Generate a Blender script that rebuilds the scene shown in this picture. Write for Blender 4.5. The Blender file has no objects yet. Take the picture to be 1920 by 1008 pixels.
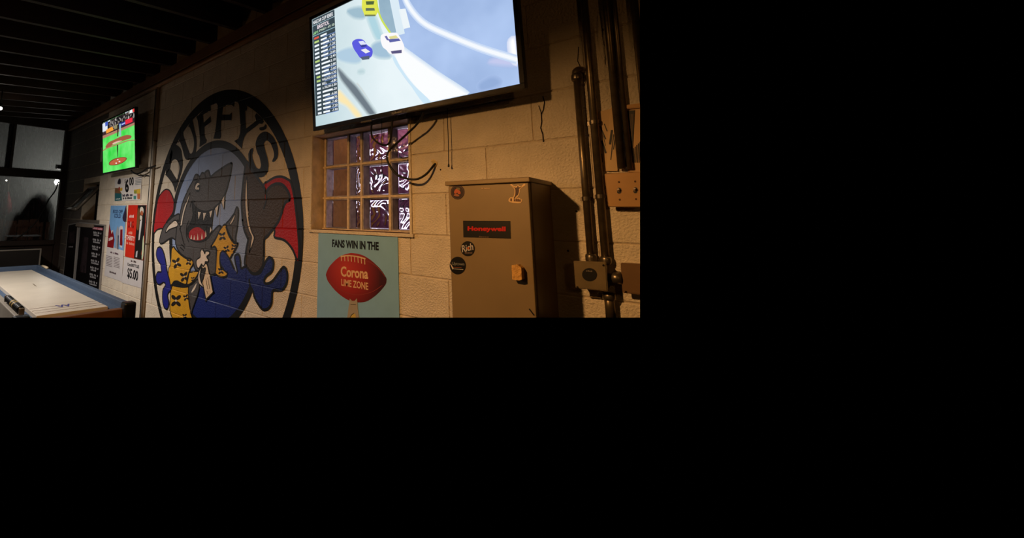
import bpy, bmesh, math, random
from mathutils import Vector, Matrix
from mathutils.geometry import delaunay_2d_cdt

random.seed(7)
scene = bpy.context.scene
COL = scene.collection

# ------------------------------------------------------------------ camera
# The photograph fills 1200 x 595 px of the 1920 x 1008 frame, so the optical axis sits at (600, 297.5).
F, CX, CY, D, EYE = 763.41, 600.0, 297.5, 1.822, 1.504
RIGHT = Vector((0.7060773, 0.7080212, 0.0126782))
DOWN = Vector((-0.0911817, 0.1086568, -0.9898887))
FWD = Vector((-0.7022398, 0.6977819, 0.1412787))
CAM = Vector((0.0, -D, EYE))
cd = bpy.data.cameras.new('camera')
cam = bpy.data.objects.new('camera', cd)
COL.objects.link(cam)
cam.matrix_world = Matrix(((RIGHT.x, -DOWN.x, -FWD.x, CAM.x), (RIGHT.y, -DOWN.y, -FWD.y, CAM.y), (RIGHT.z, -DOWN.z, -FWD.z, CAM.z), (0, 0, 0, 1)))
cd.sensor_width = 36.0
cd.lens = F / 1920 * 36.0
cd.shift_x = (960 - CX) / 1920
cd.shift_y = -(504 - CY) / 1920
cd.clip_start = 0.02
cd.clip_end = 60
scene.camera = cam

# ------------------------------------------------------------------ world, lights, exposure
w = bpy.data.worlds.new('night'); scene.world = w; w.use_nodes = True
w.node_tree.nodes['Background'].inputs[0].default_value = (0, 0, 0, 1)
w.node_tree.nodes['Background'].inputs[1].default_value = 0.0
vs = scene.view_settings
vs.view_transform = 'Standard'; vs.look = 'None'; vs.gamma = 1.0; vs.exposure = 0.0; vs.use_curve_mapping = False
scene.display_settings.display_device = 'sRGB'

def lamp(name, kind, loc, color, power, radius=0.05, aim=None, size=None, blend=0.3):
    l = bpy.data.lights.new(name, kind); l.color = color; l.energy = power
    l.shadow_soft_size = radius
    if kind == 'SPOT':
        l.spot_size = size; l.spot_blend = blend
    o = bpy.data.objects.new(name, l); COL.objects.link(o); o.location = loc
    if aim is not None:
        o.rotation_euler = (Vector(aim) - Vector(loc)).to_track_quat('-Z', 'Y').to_euler()
    return o
# shaded amber pendant beside the camera, and a whiter shaded pendant further down the room
lamp('amber_side_lamp', 'SPOT', (1.25, -2.35, 2.05), (1.0, 0.47, 0.14), 5.5, 0.05, (0.2, -1.2, 0.0), math.radians(170), 0.5)
lamp('amber_pendant_light', 'SPOT', (-1.08, -1.85, 2.26), (1.0, 0.51, 0.165), 96, 0.035, (-1.14, -1.62, 0.0), math.radians(174), 0.5)
lamp('white_pendant_light', 'SPOT', (-4.75, -1.95, 2.30), (1.0, 0.92, 0.85), 190, 0.05, (-4.6, -1.55, 0.0), math.radians(164), 0.75)
lamp('amber_ceiling_lamp', 'POINT', (-3.1, -2.5, 2.5), (1.0, 0.50, 0.18), 1.9, 0.06)
lamp('ceiling_bulb_light', 'POINT', (-6.0, -1.22, 2.66), (1.0, 0.93, 0.82), 0.8, 0.03)
lamp('yard_lamp_light', 'POINT', (-8.80, 0.02, 2.06), (1.0, 0.97, 0.9), 24, 0.03)
lamp('glass_fill_light', 'POINT', (-1.62, 0.70, 1.90), (0.94, 0.88, 1.0), 3.0, 0.012)  # these three are added to brighten the space behind the glass blocks
lamp('glass_fill_light', 'POINT', (-2.0, 0.95, 2.3), (1.0, 0.84, 0.66), 2.0, 0.01)
lamp('glass_fill_light', 'POINT', (-1.75, 0.70, 1.55), (0.96, 0.90, 1.0), 2.2, 0.012)

# ------------------------------------------------------------------ pixel <-> world helpers (1920 x 1008 frame)
def ray(px, py):
    return (RIGHT * ((px - CX) / F) + DOWN * ((py - CY) / F) + FWD)
def W(px, py, off=0.0):
    d = ray(px, py); return CAM + d * ((D - off) / d.y)
def WX(px, py, X):
    d = ray(px, py); return CAM + d * (X / d.x)
def WZ(px, py, Z):
    d = ray(px, py); return CAM + d * ((Z - EYE) / d.z)

class Plane:
    """A flat surface in the room: origin o, right u, up v, outward normal n."""
    def __init__(s, o, u, v):
        s.o = Vector(o); s.u = Vector(u).normalized(); s.v = Vector(v).normalized(); s.n = s.u.cross(s.v).normalized()
    def at(s, px, py):
        d = ray(px, py); t = (s.o - CAM).dot(s.n) / d.dot(s.n); p = CAM + d * t - s.o
        return (p.dot(s.u), p.dot(s.v))
    def p3(s, a, b, h=0.0):
        return s.o + s.u * a + s.v * b + s.n * h
def wallplane(off=0.0):
    return Plane((0, -off, 0), (1, 0, 0), (0, 0, 1))
WALL = wallplane()

CROPS = {'A': (280, 160, 7.2), 'B': (420, 160, 7.2), 'C': (280, 290, 7.2), 'D': (420, 290, 7.2), 'E': (280, 400, 9.167), 'F': (370, 400, 9.167),
         'G': (280, 490, 9.1625), 'H': (420, 450, 6.72), 'T': (570, 0, 4.033), 'P': (590, 430, 5.93), 'K': (830, 320, 6.3), 'L': (830, 440, 6.3),
         'N': (670, 200, 6.3), 'Q': (190, 195, 14.4), 'R': (190, 255, 12.6), 'U': (195, 415, 16.8), 'V': (0, 300, 3.36), 'S': (205, 325, 18.33),
         'Y': (1100, 190, 6.72), 'X': (0, 0, 1.0), 'Z': (195, 465, 16.8)}
def tr(*runs):
    """traced outline: runs of (tracing sheet, points) -> photo pixels"""
    out = []
    for i in range(0, len(runs), 2):
        x0, y0, s = CROPS[runs[i]]
        out += [(x0 + x / s, y0 + y / s) for x, y in runs[i + 1]]
    return out

# ------------------------------------------------------------------ materials
def lin(c):
    return tuple((v / 255 / 12.92) if v / 255 <= 0.04045 else ((v / 255 + 0.055) / 1.055) ** 2.4 for v in c)
MATS = {}
def mat(name, rgb, rough=0.6, metal=0.0, var=0.10, scale=14.0, bump=0.0, bscale=90.0, spec=0.4):
    if name in MATS: return MATS[name]
    m = bpy.data.materials.new(name); m.use_nodes = True; nt = m.node_tree; b = nt.nodes['Principled BSDF']
    c = lin(rgb)
    tc = nt.nodes.new('ShaderNodeTexCoord')
    nz = nt.nodes.new('ShaderNodeTexNoise'); nz.inputs['Scale'].default_value = scale; nz.inputs['Detail'].default_value = 5
    nt.links.new(tc.outputs['Object'], nz.inputs['Vector'])
    rp = nt.nodes.new('ShaderNodeValToRGB')
    rp.color_ramp.elements[0].position = 0.3; rp.color_ramp.elements[1].position = 0.72
    rp.color_ramp.elements[0].color = tuple(v * (1 - var) for v in c) + (1,)
    rp.color_ramp.elements[1].color = tuple(min(1, v * (1 + var)) for v in c) + (1,)
    nt.links.new(nz.outputs['Fac'], rp.inputs['Fac']); nt.links.new(rp.outputs['Color'], b.inputs['Base Color'])
    b.inputs['Roughness'].default_value = rough; b.inputs['Metallic'].default_value = metal
    b.inputs['Specular IOR Level'].default_value = spec
    if bump > 0:
        n2 = nt.nodes.new('ShaderNodeTexNoise'); n2.inputs['Scale'].default_value = bscale; n2.inputs['Detail'].default_value = 6
        nt.links.new(tc.outputs['Object'], n2.inputs['Vector'])
        bp = nt.nodes.new('ShaderNodeBump'); bp.inputs['Strength'].default_value = bump; bp.inputs['Distance'].default_value = 0.01
        nt.links.new(n2.outputs['Fac'], bp.inputs['Height']); nt.links.new(bp.outputs['Normal'], b.inputs['Normal'])
    MATS[name] = m
    return m
def glow(name, rgb, strength=1.0):
    """a lit patch of a screen or a bulb"""
    if name in MATS: return MATS[name]
    m = bpy.data.materials.new(name); m.use_nodes = True; nt = m.node_tree; nt.nodes.clear()
    o = nt.nodes.new('ShaderNodeOutputMaterial'); e = nt.nodes.new('ShaderNodeEmission')
    e.inputs[0].default_value = lin(rgb) + (1,); e.inputs[1].default_value = strength
    nt.links.new(e.outputs[0], o.inputs[0]); MATS[name] = m
    return m
def scr(rgb):
    return glow('screen_%d_%d_%d' % tuple(rgb), rgb, 1.0)

# ------------------------------------------------------------------ mesh helpers
def link(name, me, material=None, parent=None):
    o = bpy.data.objects.new(name, me); COL.objects.link(o)
    if material is not None and not me.materials: me.materials.append(material)
    if parent is not None: o.parent = parent
    return o
def from_bm(name, bm, material, parent=None, smooth=False):
    me = bpy.data.meshes.new(name); bm.normal_update()
    if smooth:
        for f in bm.faces: f.smooth = True
    bm.to_mesh(me); bm.free()
    return link(name, me, material, parent)
def tag(o, label=None, cat=None, group=None, kind=None):
    if label: o['label'] = label
    if cat: o['category'] = cat
    if group: o['group'] = group
    if kind: o['kind'] = kind
    return o
def thing(name, label, cat, loc=(0, 0, 0), group=None):
    o = bpy.data.objects.new(name, None); COL.objects.link(o); o.empty_display_size = 0.05
    return tag(o, label, cat, group)
def add_box(bm, lo, hi, bev=0.0):
    g = bmesh.ops.create_cube(bm, size=1.0)
    vs_ = g['verts']
    for v in vs_:
        v.co = Vector([lo[i] + (v.co[i] + 0.5) * (hi[i] - lo[i]) for i in range(3)])
    if bev > 0:
        es = list({e for v in vs_ for e in v.link_edges})
        bmesh.ops.bevel(bm, geom=es, offset=bev, segments=2, affect='EDGES', profile=0.5)
def box(name, lo, hi, material, parent=None, bev=0.0):
    bm = bmesh.new(); add_box(bm, lo, hi, bev); return from_bm(name, bm, material, parent)
def cat_rom(pts, n=5, closed=True):
    out = []; N = len(pts)
    rng = range(N) if closed else range(N - 1)
    for i in rng:
        p1, p2 = pts[i], pts[(i + 1) % N]
        p0 = pts[(i - 1) % N] if (closed or i > 0) else p1
        p3 = pts[(i + 2) % N] if (closed or i + 2 < N) else p2
        for k in range(n):
            t = k / n
            out.append(tuple(0.5 * (2 * p1[j] + (p2[j] - p0[j]) * t + (2 * p0[j] - 5 * p1[j] + 4 * p2[j] - p3[j]) * t * t + (3 * p1[j] - p0[j] - 3 * p2[j] + p3[j]) * t ** 3) for j in range(len(p1))))
    if not closed: out.append(tuple(pts[-1]))
    res = []
    for p in out:
        if not res or max(abs(p[j] - res[-1][j]) for j in range(len(p))) > 1e-7: res.append(p)
    return res
def tube(bm, path, r, seg=8, cap=True):
    path = [Vector(p) for p in path]; rings = []
    up = None
    for i, p in enumerate(path):
        d = (path[min(i + 1, len(path) - 1)] - path[max(i - 1, 0)]).normalized()
        if up is None:
            up = Vector((0, 0, 1)) if abs(d.z) < 0.9 else Vector((1, 0, 0))
        s = d.cross(up).normalized(); up = s.cross(d).normalized()
        rr = r[i] if isinstance(r, (list, tuple)) else r
        rings.append([bm.verts.new(p + s * (math.cos(2 * math.pi * k / seg) * rr) + up * (math.sin(2 * math.pi * k / seg) * rr)) for k in range(seg)])
    for a, b in zip(rings, rings[1:]):
        for k in range(seg):
            bm.faces.new((a[k], a[(k + 1) % seg], b[(k + 1) % seg], b[k]))
    if cap:
        bm.faces.new(rings[0][::-1]); bm.faces.new(rings[-1])
def pipe(name, path, r, material, parent=None, seg=10, smooth_path=False):
    if smooth_path: path = cat_rom([tuple(p) for p in path], 5, False)
    bm = bmesh.new(); tube(bm, path, r, seg)
    bmesh.ops.recalc_face_normals(bm, faces=bm.faces)
    return from_bm(name, bm, material, parent, True)
def flat(bm, pl, loc, h, thick=0.0):
    """fill the outline loc (plane coordinates) at height h above the plane"""
    res = delaunay_2d_cdt([Vector((a, b)) for a, b in loc], [], [list(range(len(loc)))], 1, 1e-6)
    pts, tris = res[0], res[2]
    vs_ = [bm.verts.new(pl.p3(p.x, p.y, h)) for p in pts]
    for t in tris:
        f = bm.faces.new([vs_[i] for i in t]); f.normal_update()
        if f.normal.dot(pl.n) < 0: f.normal_flip()
    if thick > 0:
        vb = [bm.verts.new(pl.p3(p.x, p.y, h - thick)) for p in pts]
        cnt = {}
        for t in tris:
            for k in range(len(t)):
                e = (t[k], t[(k + 1) % len(t)]); cnt[tuple(sorted(e))] = cnt.get(tuple(sorted(e)), 0) + 1
        for (a, b), c in cnt.items():
            if c == 1: bm.faces.new((vs_[a], vs_[b], vb[b], vb[a]))
        for t in tris: bm.faces.new([vb[i] for i in t][::-1])
        bmesh.ops.recalc_face_normals(bm, faces=bm.faces)
    loose = [v for v in bm.verts if not v.link_faces]
    if loose: bmesh.ops.delete(bm, geom=loose, context='VERTS')
def ribbon(bm, pl, loc, width, h, closed=True):
    n = len(loc); L = []; Rr = []
    for i in range(n):
        a = loc[(i - 1) % n] if (closed or i > 0) else loc[i]
        b = loc[(i + 1) % n] if (closed or i < n - 1) else loc[i]
        dx, dy = b[0] - a[0], b[1] - a[1]; l = math.hypot(dx, dy) or 1e-9
        nx, ny = -dy / l, dx / l
        L.append(bm.verts.new(pl.p3(loc[i][0] + nx * width / 2, loc[i][1] + ny * width / 2, h)))
        Rr.append(bm.verts.new(pl.p3(loc[i][0] - nx * width / 2, loc[i][1] - ny * width / 2, h)))
    for i in range(n if closed else n - 1):
        j = (i + 1) % n
        f = bm.faces.new((Rr[i], Rr[j], L[j], L[i])); f.normal_update()
        if f.normal.dot(pl.n) < 0: f.normal_flip()
def shape(name, pl, px, h, material, parent, smooth=True, thick=0.0, local=False, n=4):
    loc = list(px) if local else [pl.at(*p) for p in px]
    if smooth: loc = cat_rom(loc, n)
    bm = bmesh.new(); flat(bm, pl, loc, h, thick)
    return from_bm(name, bm, material, parent)
def line(name, pl, px, width, h, material, parent, smooth=True, closed=False, local=False):
    loc = list(px) if local else [pl.at(*p) for p in px]
    if smooth and len(loc) > 2: loc = cat_rom(loc, 4, closed)
    bm = bmesh.new(); ribbon(bm, pl, loc, width, h, closed)
    return from_bm(name, bm, material, parent)
def ell(cx, cy, rx, ry, n=24, rot=0.0):
    c, s = math.cos(rot), math.sin(rot)
    return [(cx + rx * math.cos(t) * c - ry * math.sin(t) * s, cy + rx * math.cos(t) * s + ry * math.sin(t) * c) for t in [2 * math.pi * k / n for k in range(n)]]
def text(name, s, pl, corners, h, material, parent, bold=0.0, local=False):
    """lettering s fitted to (bottom-left, bottom-right, top-left)"""
    cu = bpy.data.curves.new(name, 'FONT'); cu.body = s; cu.size = 1.0; cu.offset = bold; cu.resolution_u = 3
    ob = bpy.data.objects.new(name, cu); me = bpy.data.meshes.new_from_object(ob)
    bpy.data.objects.remove(ob); bpy.data.curves.remove(cu)
    xs = [v.co.x for v in me.vertices]; ys = [v.co.y for v in me.vertices]
    if not xs: return None
    x0, x1, y0, y1 = min(xs), max(xs), min(ys), max(ys)
    A, B, C = [c if local else pl.at(*c) for c in corners]
    for v in me.vertices:
        a = (v.co.x - x0) / (x1 - x0); b = (v.co.y - y0) / max(1e-6, y1 - y0)
        v.co = pl.p3(A[0] + (B[0] - A[0]) * a + (C[0] - A[0]) * b, A[1] + (B[1] - A[1]) * a + (C[1] - A[1]) * b, h)
    me.materials.clear()
    return link(name, me, material, parent)
def quad(name, pl, px, h, material, parent, thick=0.0):
    return shape(name, pl, px, h, material, parent, False, thick)

# ------------------------------------------------------------------ palette
M_WALL = mat('cream_block_paint', (226, 212, 190), 0.62, var=0.09, scale=9, bump=0.85, bscale=115)
M_DARKBLOCK = mat('dark_grey_block', (98, 90, 82), 0.8, var=0.15, scale=9, bump=0.6, bscale=75)  # darker grey for the blocks at the far end
M_MORTAR = mat('cream_joint_paint', (196, 180, 156), 0.7, var=0.1, scale=20, bump=0.3)
M_BLACK = mat('black_paint', (12, 11, 12), 0.55, var=0.2)
M_DARK = mat('black_plastic', (10, 10, 11), 0.4, var=0.1)
M_BEZEL = mat('glossy_bezel', (22, 20, 19), 0.24, var=0.3, scale=300, bump=0.25, bscale=420, spec=0.7)
M_WOODC = mat('dark_ceiling_wood', (46, 27, 17), 0.6, var=0.3, scale=6, bump=0.2)
M_LEDGER = mat('brown_ledger_paint', (128, 92, 64), 0.6, var=0.15, scale=8)
M_STEEL = mat('galvanised_steel', (128, 118, 104), 0.34, 0.85, var=0.15, scale=25)
M_GREY = mat('grey_metal', (112, 104, 92), 0.5, 0.3, var=0.1)
M_WHITE = mat('white_paper', (226, 220, 214), 0.6, var=0.03)
M_INK = mat('black_ink', (14, 13, 14), 0.5, var=0.1)

# ================================================================== SETTING
JZ0, CH, BL = 1.4224, 0.2032, 0.4064      # a bed joint, course height, block length
WIN = (-1.905, -1.165, JZ0, JZ0 + 3 * CH)   # glass block opening
HX = [W(157, 345).x, W(187, 342).x]         # awning window opening
HZ = [1.3672, 1.955]
wall = bpy.data.objects.new('wall_right', None); COL.objects.link(wall)
tag(wall, 'long painted concrete block wall in cream', None, kind='structure')
X_FAR, X_NEAR, Z_TOP = -8.0, 0.1, 3.05
def mortar():
    bm = bmesh.new()
    y0, y1 = 0.0042, 0.19
    xs = [X_FAR, HX[0], HX[1], WIN[0], WIN[1], X_NEAR]
    for a, b, hole in ((xs[0], xs[1], None), (xs[1], xs[2], HZ), (xs[2], xs[3], None), (xs[3], xs[4], WIN[2:]), (xs[4], xs[5], None)):
        if hole is None: add_box(bm, (a, y0, 0), (b, y1, Z_TOP))
        else:
            add_box(bm, (a, y0, 0), (b, y1, hole[0])); add_box(bm, (a, y0, hole[1]), (b, y1, Z_TOP))
    return from_bm('mortar', bm, M_MORTAR, wall)
mortar()
BLOCK_MESH = {}
def block_mesh(L, H, bare=False):  # bare picks the darker grey material
    k = (round(L, 4), round(H, 4), bare)
    if k in BLOCK_MESH: return BLOCK_MESH[k]
    y1 = 0.03
    v = []
    for (ix, ins, y) in ((0.0008, 0.0020, y1), (0.0008, 0.0020, 0.0042), (0.0028, 0.0060, 0.0)):
        v += [(ix, y, ins), (L - ix, y, ins), (L - ix, y, H - ins), (ix, y, H - ins)]
    f = [(8, 9, 10, 11)]
    for a in (0, 4):
        for i in range(4):
            j = (i + 1) % 4; f.append((a + i, a + j, a + 4 + j, a + 4 + i))
    me = bpy.data.meshes.new('block'); me.from_pydata(v, [], f); me.update(); me.materials.append(M_DARKBLOCK if bare else M_WALL)
    BLOCK_MESH[k] = me
    return me
def vjoints(k):
    """x of the head joints of course k"""
    off = -0.7647 if k % 2 else -0.7647 + BL / 2
    n0 = math.floor((X_FAR - off) / BL); out = []
    x = off + n0 * BL
    while x < X_NEAR + BL:
        out.append(x); x += BL
    return out
def add_blocks():
    k0 = -7
    for k in range(k0, 9):
        z = JZ0 + k * CH
        xs = vjoints(k)
        for a, b in zip(xs, xs[1:]):
            a, b = max(a, X_FAR), min(b, X_NEAR)
            if b - a < 0.03: continue
            segs = [(a, b)]
            for (h0, h1, q0, q1) in ((WIN[0], WIN[1], WIN[2], WIN[3]), (HX[0], HX[1], HZ[0], HZ[1])):
                if z + CH / 2 > q0 and z + CH / 2 < q1:
                    ns = []
                    for s0, s1 in segs:
                        if s1 <= h0 or s0 >= h1: ns.append((s0, s1)); continue
                        if s0 < h0: ns.append((s0, h0))
                        if s1 > h1: ns.append((h1, s1))
                    segs = ns
            for s0, s1 in segs:
                if s1 - s0 < 0.02: continue
                o = link('block', block_mesh(s1 - s0, CH, (s0 + s1) / 2 < HX[1] + 0.05), None, wall)
                o.location = (s0, random.uniform(-0.0006, 0.0006), z)
add_blocks()

# floor
fl = box('floor', (-11.0, -6.0, -0.05), (0.6, 0.6, 0.0), mat('dark_concrete_floor', (52, 46, 42), 0.5, var=0.2, scale=3))
tag(fl, 'dark concrete floor', None, kind='structure')

# sloping timber ceiling
SL = 0.10
ceil_ = bpy.data.objects.new('ceiling', None); COL.objects.link(ceil_)
tag(ceil_, 'dark sloping timber ceiling with exposed joists', None, kind='structure')
def slope_box(name, x0, x1, za, zb, ya=-4.5, yb=0.0, m=M_WOODC, parent=ceil_):
    bm = bmesh.new()
    v = []
    for x in (x0, x1):
        for y in (ya, yb):
            for z in (za, zb):
                v.append(bm.verts.new((x, y, z + SL * y)))
    for f in ((0, 1, 3, 2), (4, 6, 7, 5), (0, 4, 5, 1), (2, 3, 7, 6), (0, 2, 6, 4), (1, 5, 7, 3)):
        bm.faces.new([v[i] for i in f])
    bmesh.ops.recalc_face_normals(bm, faces=bm.faces)
    return from_bm(name, bm, m, parent)
for i in range(26):
    slope_box('deck_board', -8.3 + i * 0.3, -8.3 + (i + 1) * 0.3 - 0.004, 3.26, 3.29)
xj = -4.0245 - 10 * 0.406
while xj < -0.6:
    slope_box('joist', xj - 0.02, xj + 0.02, 3.06, 3.262)
    xj += 0.406
led = box('ledger_board', (X_FAR, -0.045, 2.955), (X_NEAR, 0.19, 3.06), M_LEDGER, ceil_, 0.004)

# ledge trim and long conduit along the top of the wall
tp = pipe('trim_1', [(X_FAR, -0.028, 2.925), (X_NEAR, -0.028, 2.925)], 0.024, mat('brown_pipe_paint', (158, 116, 80), 0.45, 0.2))
tag(tp, 'long brown pipe under the ceiling edge', None, kind='structure')

# far wall: timber frame with clear vinyl panels
XB = -8.0
wb = bpy.data.objects.new('wall_back', None); COL.objects.link(wb)
tag(wb, 'dark timber framed far wall with clear panels', None, kind='structure')
M_FRAME = mat('dark_brown_timber', (40, 26, 19), 0.6, var=0.25, scale=8)
def bbox(name, y0, y1, z0, z1, x0=XB - 0.06, x1=XB + 0.05, m=M_FRAME, parent=wb, bev=0.004):
    return box(name, (x0, y0, z0), (x1, y1, z1), m, parent, bev)
bbox('corner_post', -0.085, 0.19, 0.0, 3.1)
bbox('cross_beam', -3.2, -0.085, 2.075, 2.205, XB - 0.08, XB + 0.07)
bbox('head_beam', -3.2, -0.085, 2.86 + 0.055, 3.08)
bbox('sill_beam', -3.2, -0.085, 1.0, 1.075, XB - 0.08, XB + 0.07)
bbox('mullion', -0.80, -0.765, 2.205, 2.93)
bbox('mullion', -2.4, -2.33, 1.0, 2.93)
for i in range(8):
    bbox('panel_board', -3.2 + i * 0.39, -3.2 + (i + 1) * 0.39 - 0.006, 0.0, 1.0, XB - 0.04, XB)
bbox('post_cap', -0.16, -0.085, 2.25, 2.31, XB - 0.06, XB + 0.09)
pl_ = W(133, 300)
wire = pipe('trim_2', [WX(140, 270, XB + 0.07), WX(136, 300, XB + 0.07), WX(133, 340, XB + 0.07), WX(130, 375, XB + 0.07)], 0.009, mat('pale_pipe', (190, 184, 172), 0.4, 0.3))
tag(wire, 'thin pale pipe on the far corner post', None, kind='structure')

def vinyl():
    m = bpy.data.materials.new('cloudy_vinyl'); m.use_nodes = True; nt = m.node_tree; nt.nodes.clear()
    out = nt.nodes.new('ShaderNodeOutputMaterial'); mix = nt.nodes.new('ShaderNodeMixShader')
    tr_ = nt.nodes.new('ShaderNodeBsdfTransparent'); tl = nt.nodes.new('ShaderNodeBsdfTranslucent')
    tl.inputs[0].default_value = (0.62, 0.64, 0.62, 1)
    tc = nt.nodes.new('ShaderNodeTexCoord'); mp = nt.nodes.new('ShaderNodeMapping'); mp.inputs['Scale'].default_value = (1, 22, 1.2)
    nz = nt.nodes.new('ShaderNodeTexNoise'); nz.inputs['Scale'].default_value = 3.0; nz.inputs['Detail'].default_value = 4
    rp = nt.nodes.new('ShaderNodeValToRGB'); rp.color_ramp.elements[0].color = (0.18, 0.18, 0.18, 1); rp.color_ramp.elements[1].color = (0.46, 0.46, 0.46, 1)
    nt.links.new(tc.outputs['Object'], mp.inputs[0]); nt.links.new(mp.outputs[0], nz.inputs['Vector']); nt.links.new(nz.outputs['Fac'], rp.inputs[0])
    nt.links.new(rp.outputs[0], mix.inputs[0]); nt.links.new(tr_.outputs[0], mix.inputs[1]); nt.links.new(tl.outputs[0], mix.inputs[2])
    nt.links.new(mix.outputs[0], out.inputs[0])
    return m
M_VINYL = vinyl()
for i, (y0, y1, z0, z1) in enumerate(((-0.765, -0.085, 2.205, 2.92), (-2.33, -0.80, 2.205, 2.92), (-2.33, -0.085, 1.075, 2.075))):
    p = box('window_%d' % (i + 2), (XB - 0.006, y0, z0), (XB, y1, z1), M_VINYL)
    tag(p, ['small upper cloudy clear panel beside the corner post', 'upper cloudy clear panel left of the mullion', 'large lower cloudy clear panel with the yard lamp behind'][i], None, kind='structure')

# ---------------------------------------------------------------- glass block window
win = bpy.data.objects.new('window_1', None); COL.objects.link(win)
tag(win, 'recessed glass block window below the big television', None, kind='structure')
GY = 0.10
cols = [WIN[0] + 0.022, -1.680, -1.573, -1.365, WIN[1]]
rows = [WIN[2] + 0.004, WIN[2] + CH, WIN[2] + 2 * CH, WIN[3]]
M_GROUT = mat('window_mortar', (222, 200, 170), 0.75, var=0.2, scale=40, bump=0.4)
M_REVEAL = mat('stained_reveal_paint', (204, 182, 152), 0.7, var=0.28, scale=11, bump=0.3)
M_RUST = mat('rusty_edge', (78, 44, 24), 0.8, var=0.5, scale=60)
def panemat():
    """pressed clear glass: see-through with a wavy gloss"""
    m = bpy.data.materials.new('pressed_glass'); m.use_nodes = True; nt = m.node_tree; nt.nodes.clear()
    out = nt.nodes.new('ShaderNodeOutputMaterial'); mix = nt.nodes.new('ShaderNodeMixShader'); t = nt.nodes.new('ShaderNodeBsdfTransparent')
    t.inputs[0].default_value = (0.90, 0.90, 0.92, 1)
    g = nt.nodes.new('ShaderNodeBsdfGlossy'); g.inputs['Roughness'].default_value = 0.06
    fr = nt.nodes.new('ShaderNodeFresnel'); fr.inputs[0].default_value = 1.35
    tc = nt.nodes.new('ShaderNodeTexCoord'); nz = nt.nodes.new('ShaderNodeTexNoise'); nz.inputs['Scale'].default_value = 30; nz.inputs['Detail'].default_value = 1
    bp = nt.nodes.new('ShaderNodeBump'); bp.inputs['Strength'].default_value = 0.17; bp.inputs['Distance'].default_value = 0.01
    nt.links.new(tc.outputs['Object'], nz.inputs['Vector']); nt.links.new(nz.outputs['Fac'], bp.inputs['Height'])
    nt.links.new(bp.outputs[0], g.inputs['Normal']); nt.links.new(bp.outputs[0], fr.inputs['Normal'])
    nt.links.new(fr.outputs[0], mix.inputs[0]); nt.links.new(t.outputs[0], mix.inputs[1]); nt.links.new(g.outputs[0], mix.inputs[2]); nt.links.new(mix.outputs[0], out.inputs[0])
    return m
def glassmat():
    m = bpy.data.materials.new('wavy_glass'); m.use_nodes = True; b = m.node_tree.nodes['Principled BSDF']
    b.inputs['Base Color'].default_value = (0.93, 0.92, 0.95, 1); b.inputs['Transmission Weight'].default_value = 1.0
    b.inputs['Roughness'].default_value = 0.09; b.inputs['IOR'].default_value = 1.38
    return m
M_GLASS = glassmat(); M_PANE = panemat()
M_SIDE = mat('frosted_glass_edge', (206, 198, 208), 0.35, var=0.25, scale=30, bump=0.4, spec=0.6)
def glass_unit(x0, x1, z0, z1, seed, calm=1.0):
    r = random.Random(seed); ph = r.uniform(0, 6)
    n = 28; W_, H_ = x1 - x0, z1 - z0
    bm = bmesh.new(); t = 0.006
    for a, b in (((x0, GY + 0.003, z0), (x0 + t, GY + 0.068, z1)), ((x1 - t, GY + 0.003, z0), (x1, GY + 0.068, z1)), ((x0 + t, GY + 0.003, z0), (x1 - t, GY + 0.068, z0 + t)), ((x0 + t, GY + 0.003, z1 - t), (x1 - t, GY + 0.068, z1))):
        add_box(bm, a, b)
    o = from_bm('glass_block', bm, M_SIDE, win)
    box('front_pane', (x0, GY, z0), (x1, GY + 0.003, z1), M_PANE, o)
    bm = bmesh.new(); gs = []
    for yy, am in ((GY + 0.058, 0.0026), (GY + 0.072, 0.0014)):
        g = []
        for i in range(n + 1):
            row = []
            for j in range(n + 1):
                a, b = i / n, j / n
                e = min(1.0, min(a, 1 - a, b, 1 - b) * 6)
                wv = math.sin(a * 14 * W_ / 0.2 + 2.4 * math.sin(b * 9 + ph)) * math.cos(b * 12 + 2.0 * math.sin(a * 8 + ph))
                row.append(bm.verts.new((x0 + t + a * (W_ - 2 * t), yy + am * calm * e * wv, z0 + t + b * (H_ - 2 * t))))
            g.append(row)
        gs.append(g)
    f_, b_ = gs
    for g in gs:
        for i in range(n):
            for j in range(n): bm.faces.new((g[i][j], g[i + 1][j], g[i + 1][j + 1], g[i][j + 1]))
    for i in range(n):
        bm.faces.new((f_[i][0], b_[i][0], b_[i + 1][0], f_[i + 1][0])); bm.faces.new((f_[i][n], f_[i + 1][n], b_[i + 1][n], b_[i][n]))
        bm.faces.new((f_[0][i], f_[0][i + 1], b_[0][i + 1], b_[0][i])); bm.faces.new((f_[n][i], b_[n][i], b_[n][i + 1], f_[n][i + 1]))
    bmesh.ops.recalc_face_normals(bm, faces=bm.faces)
    from_bm('back_pane', bm, M_GLASS, o, True)
for i in range(4):
    for j in range(3):
        glass_unit(cols[i] + 0.007, cols[i + 1] - 0.007, rows[j] + 0.007, rows[j + 1] - 0.007, i * 7 + j, 0.8 if i == 0 else 2.1)
bm = bmesh.new()
for x in cols: add_box(bm, (x - 0.007, GY - 0.004, WIN[2]), (x + 0.007, GY + 0.08, WIN[3]), 0.001)
for z in rows: add_box(bm, (WIN[0], GY - 0.003, z - 0.006), (WIN[1], GY + 0.08, z + 0.006), 0.001)
from_bm('mortar_grid', bm, M_GROUT, win)
box('reveal', (WIN[0] - 0.001, 0.0, WIN[2]), (WIN[0] + 0.003, GY + 0.08, WIN[3]), M_REVEAL, win)
box('reveal', (WIN[0], 0.0, WIN[3] - 0.003), (WIN[1], GY + 0.08, WIN[3] + 0.001), M_REVEAL, win)
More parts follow.
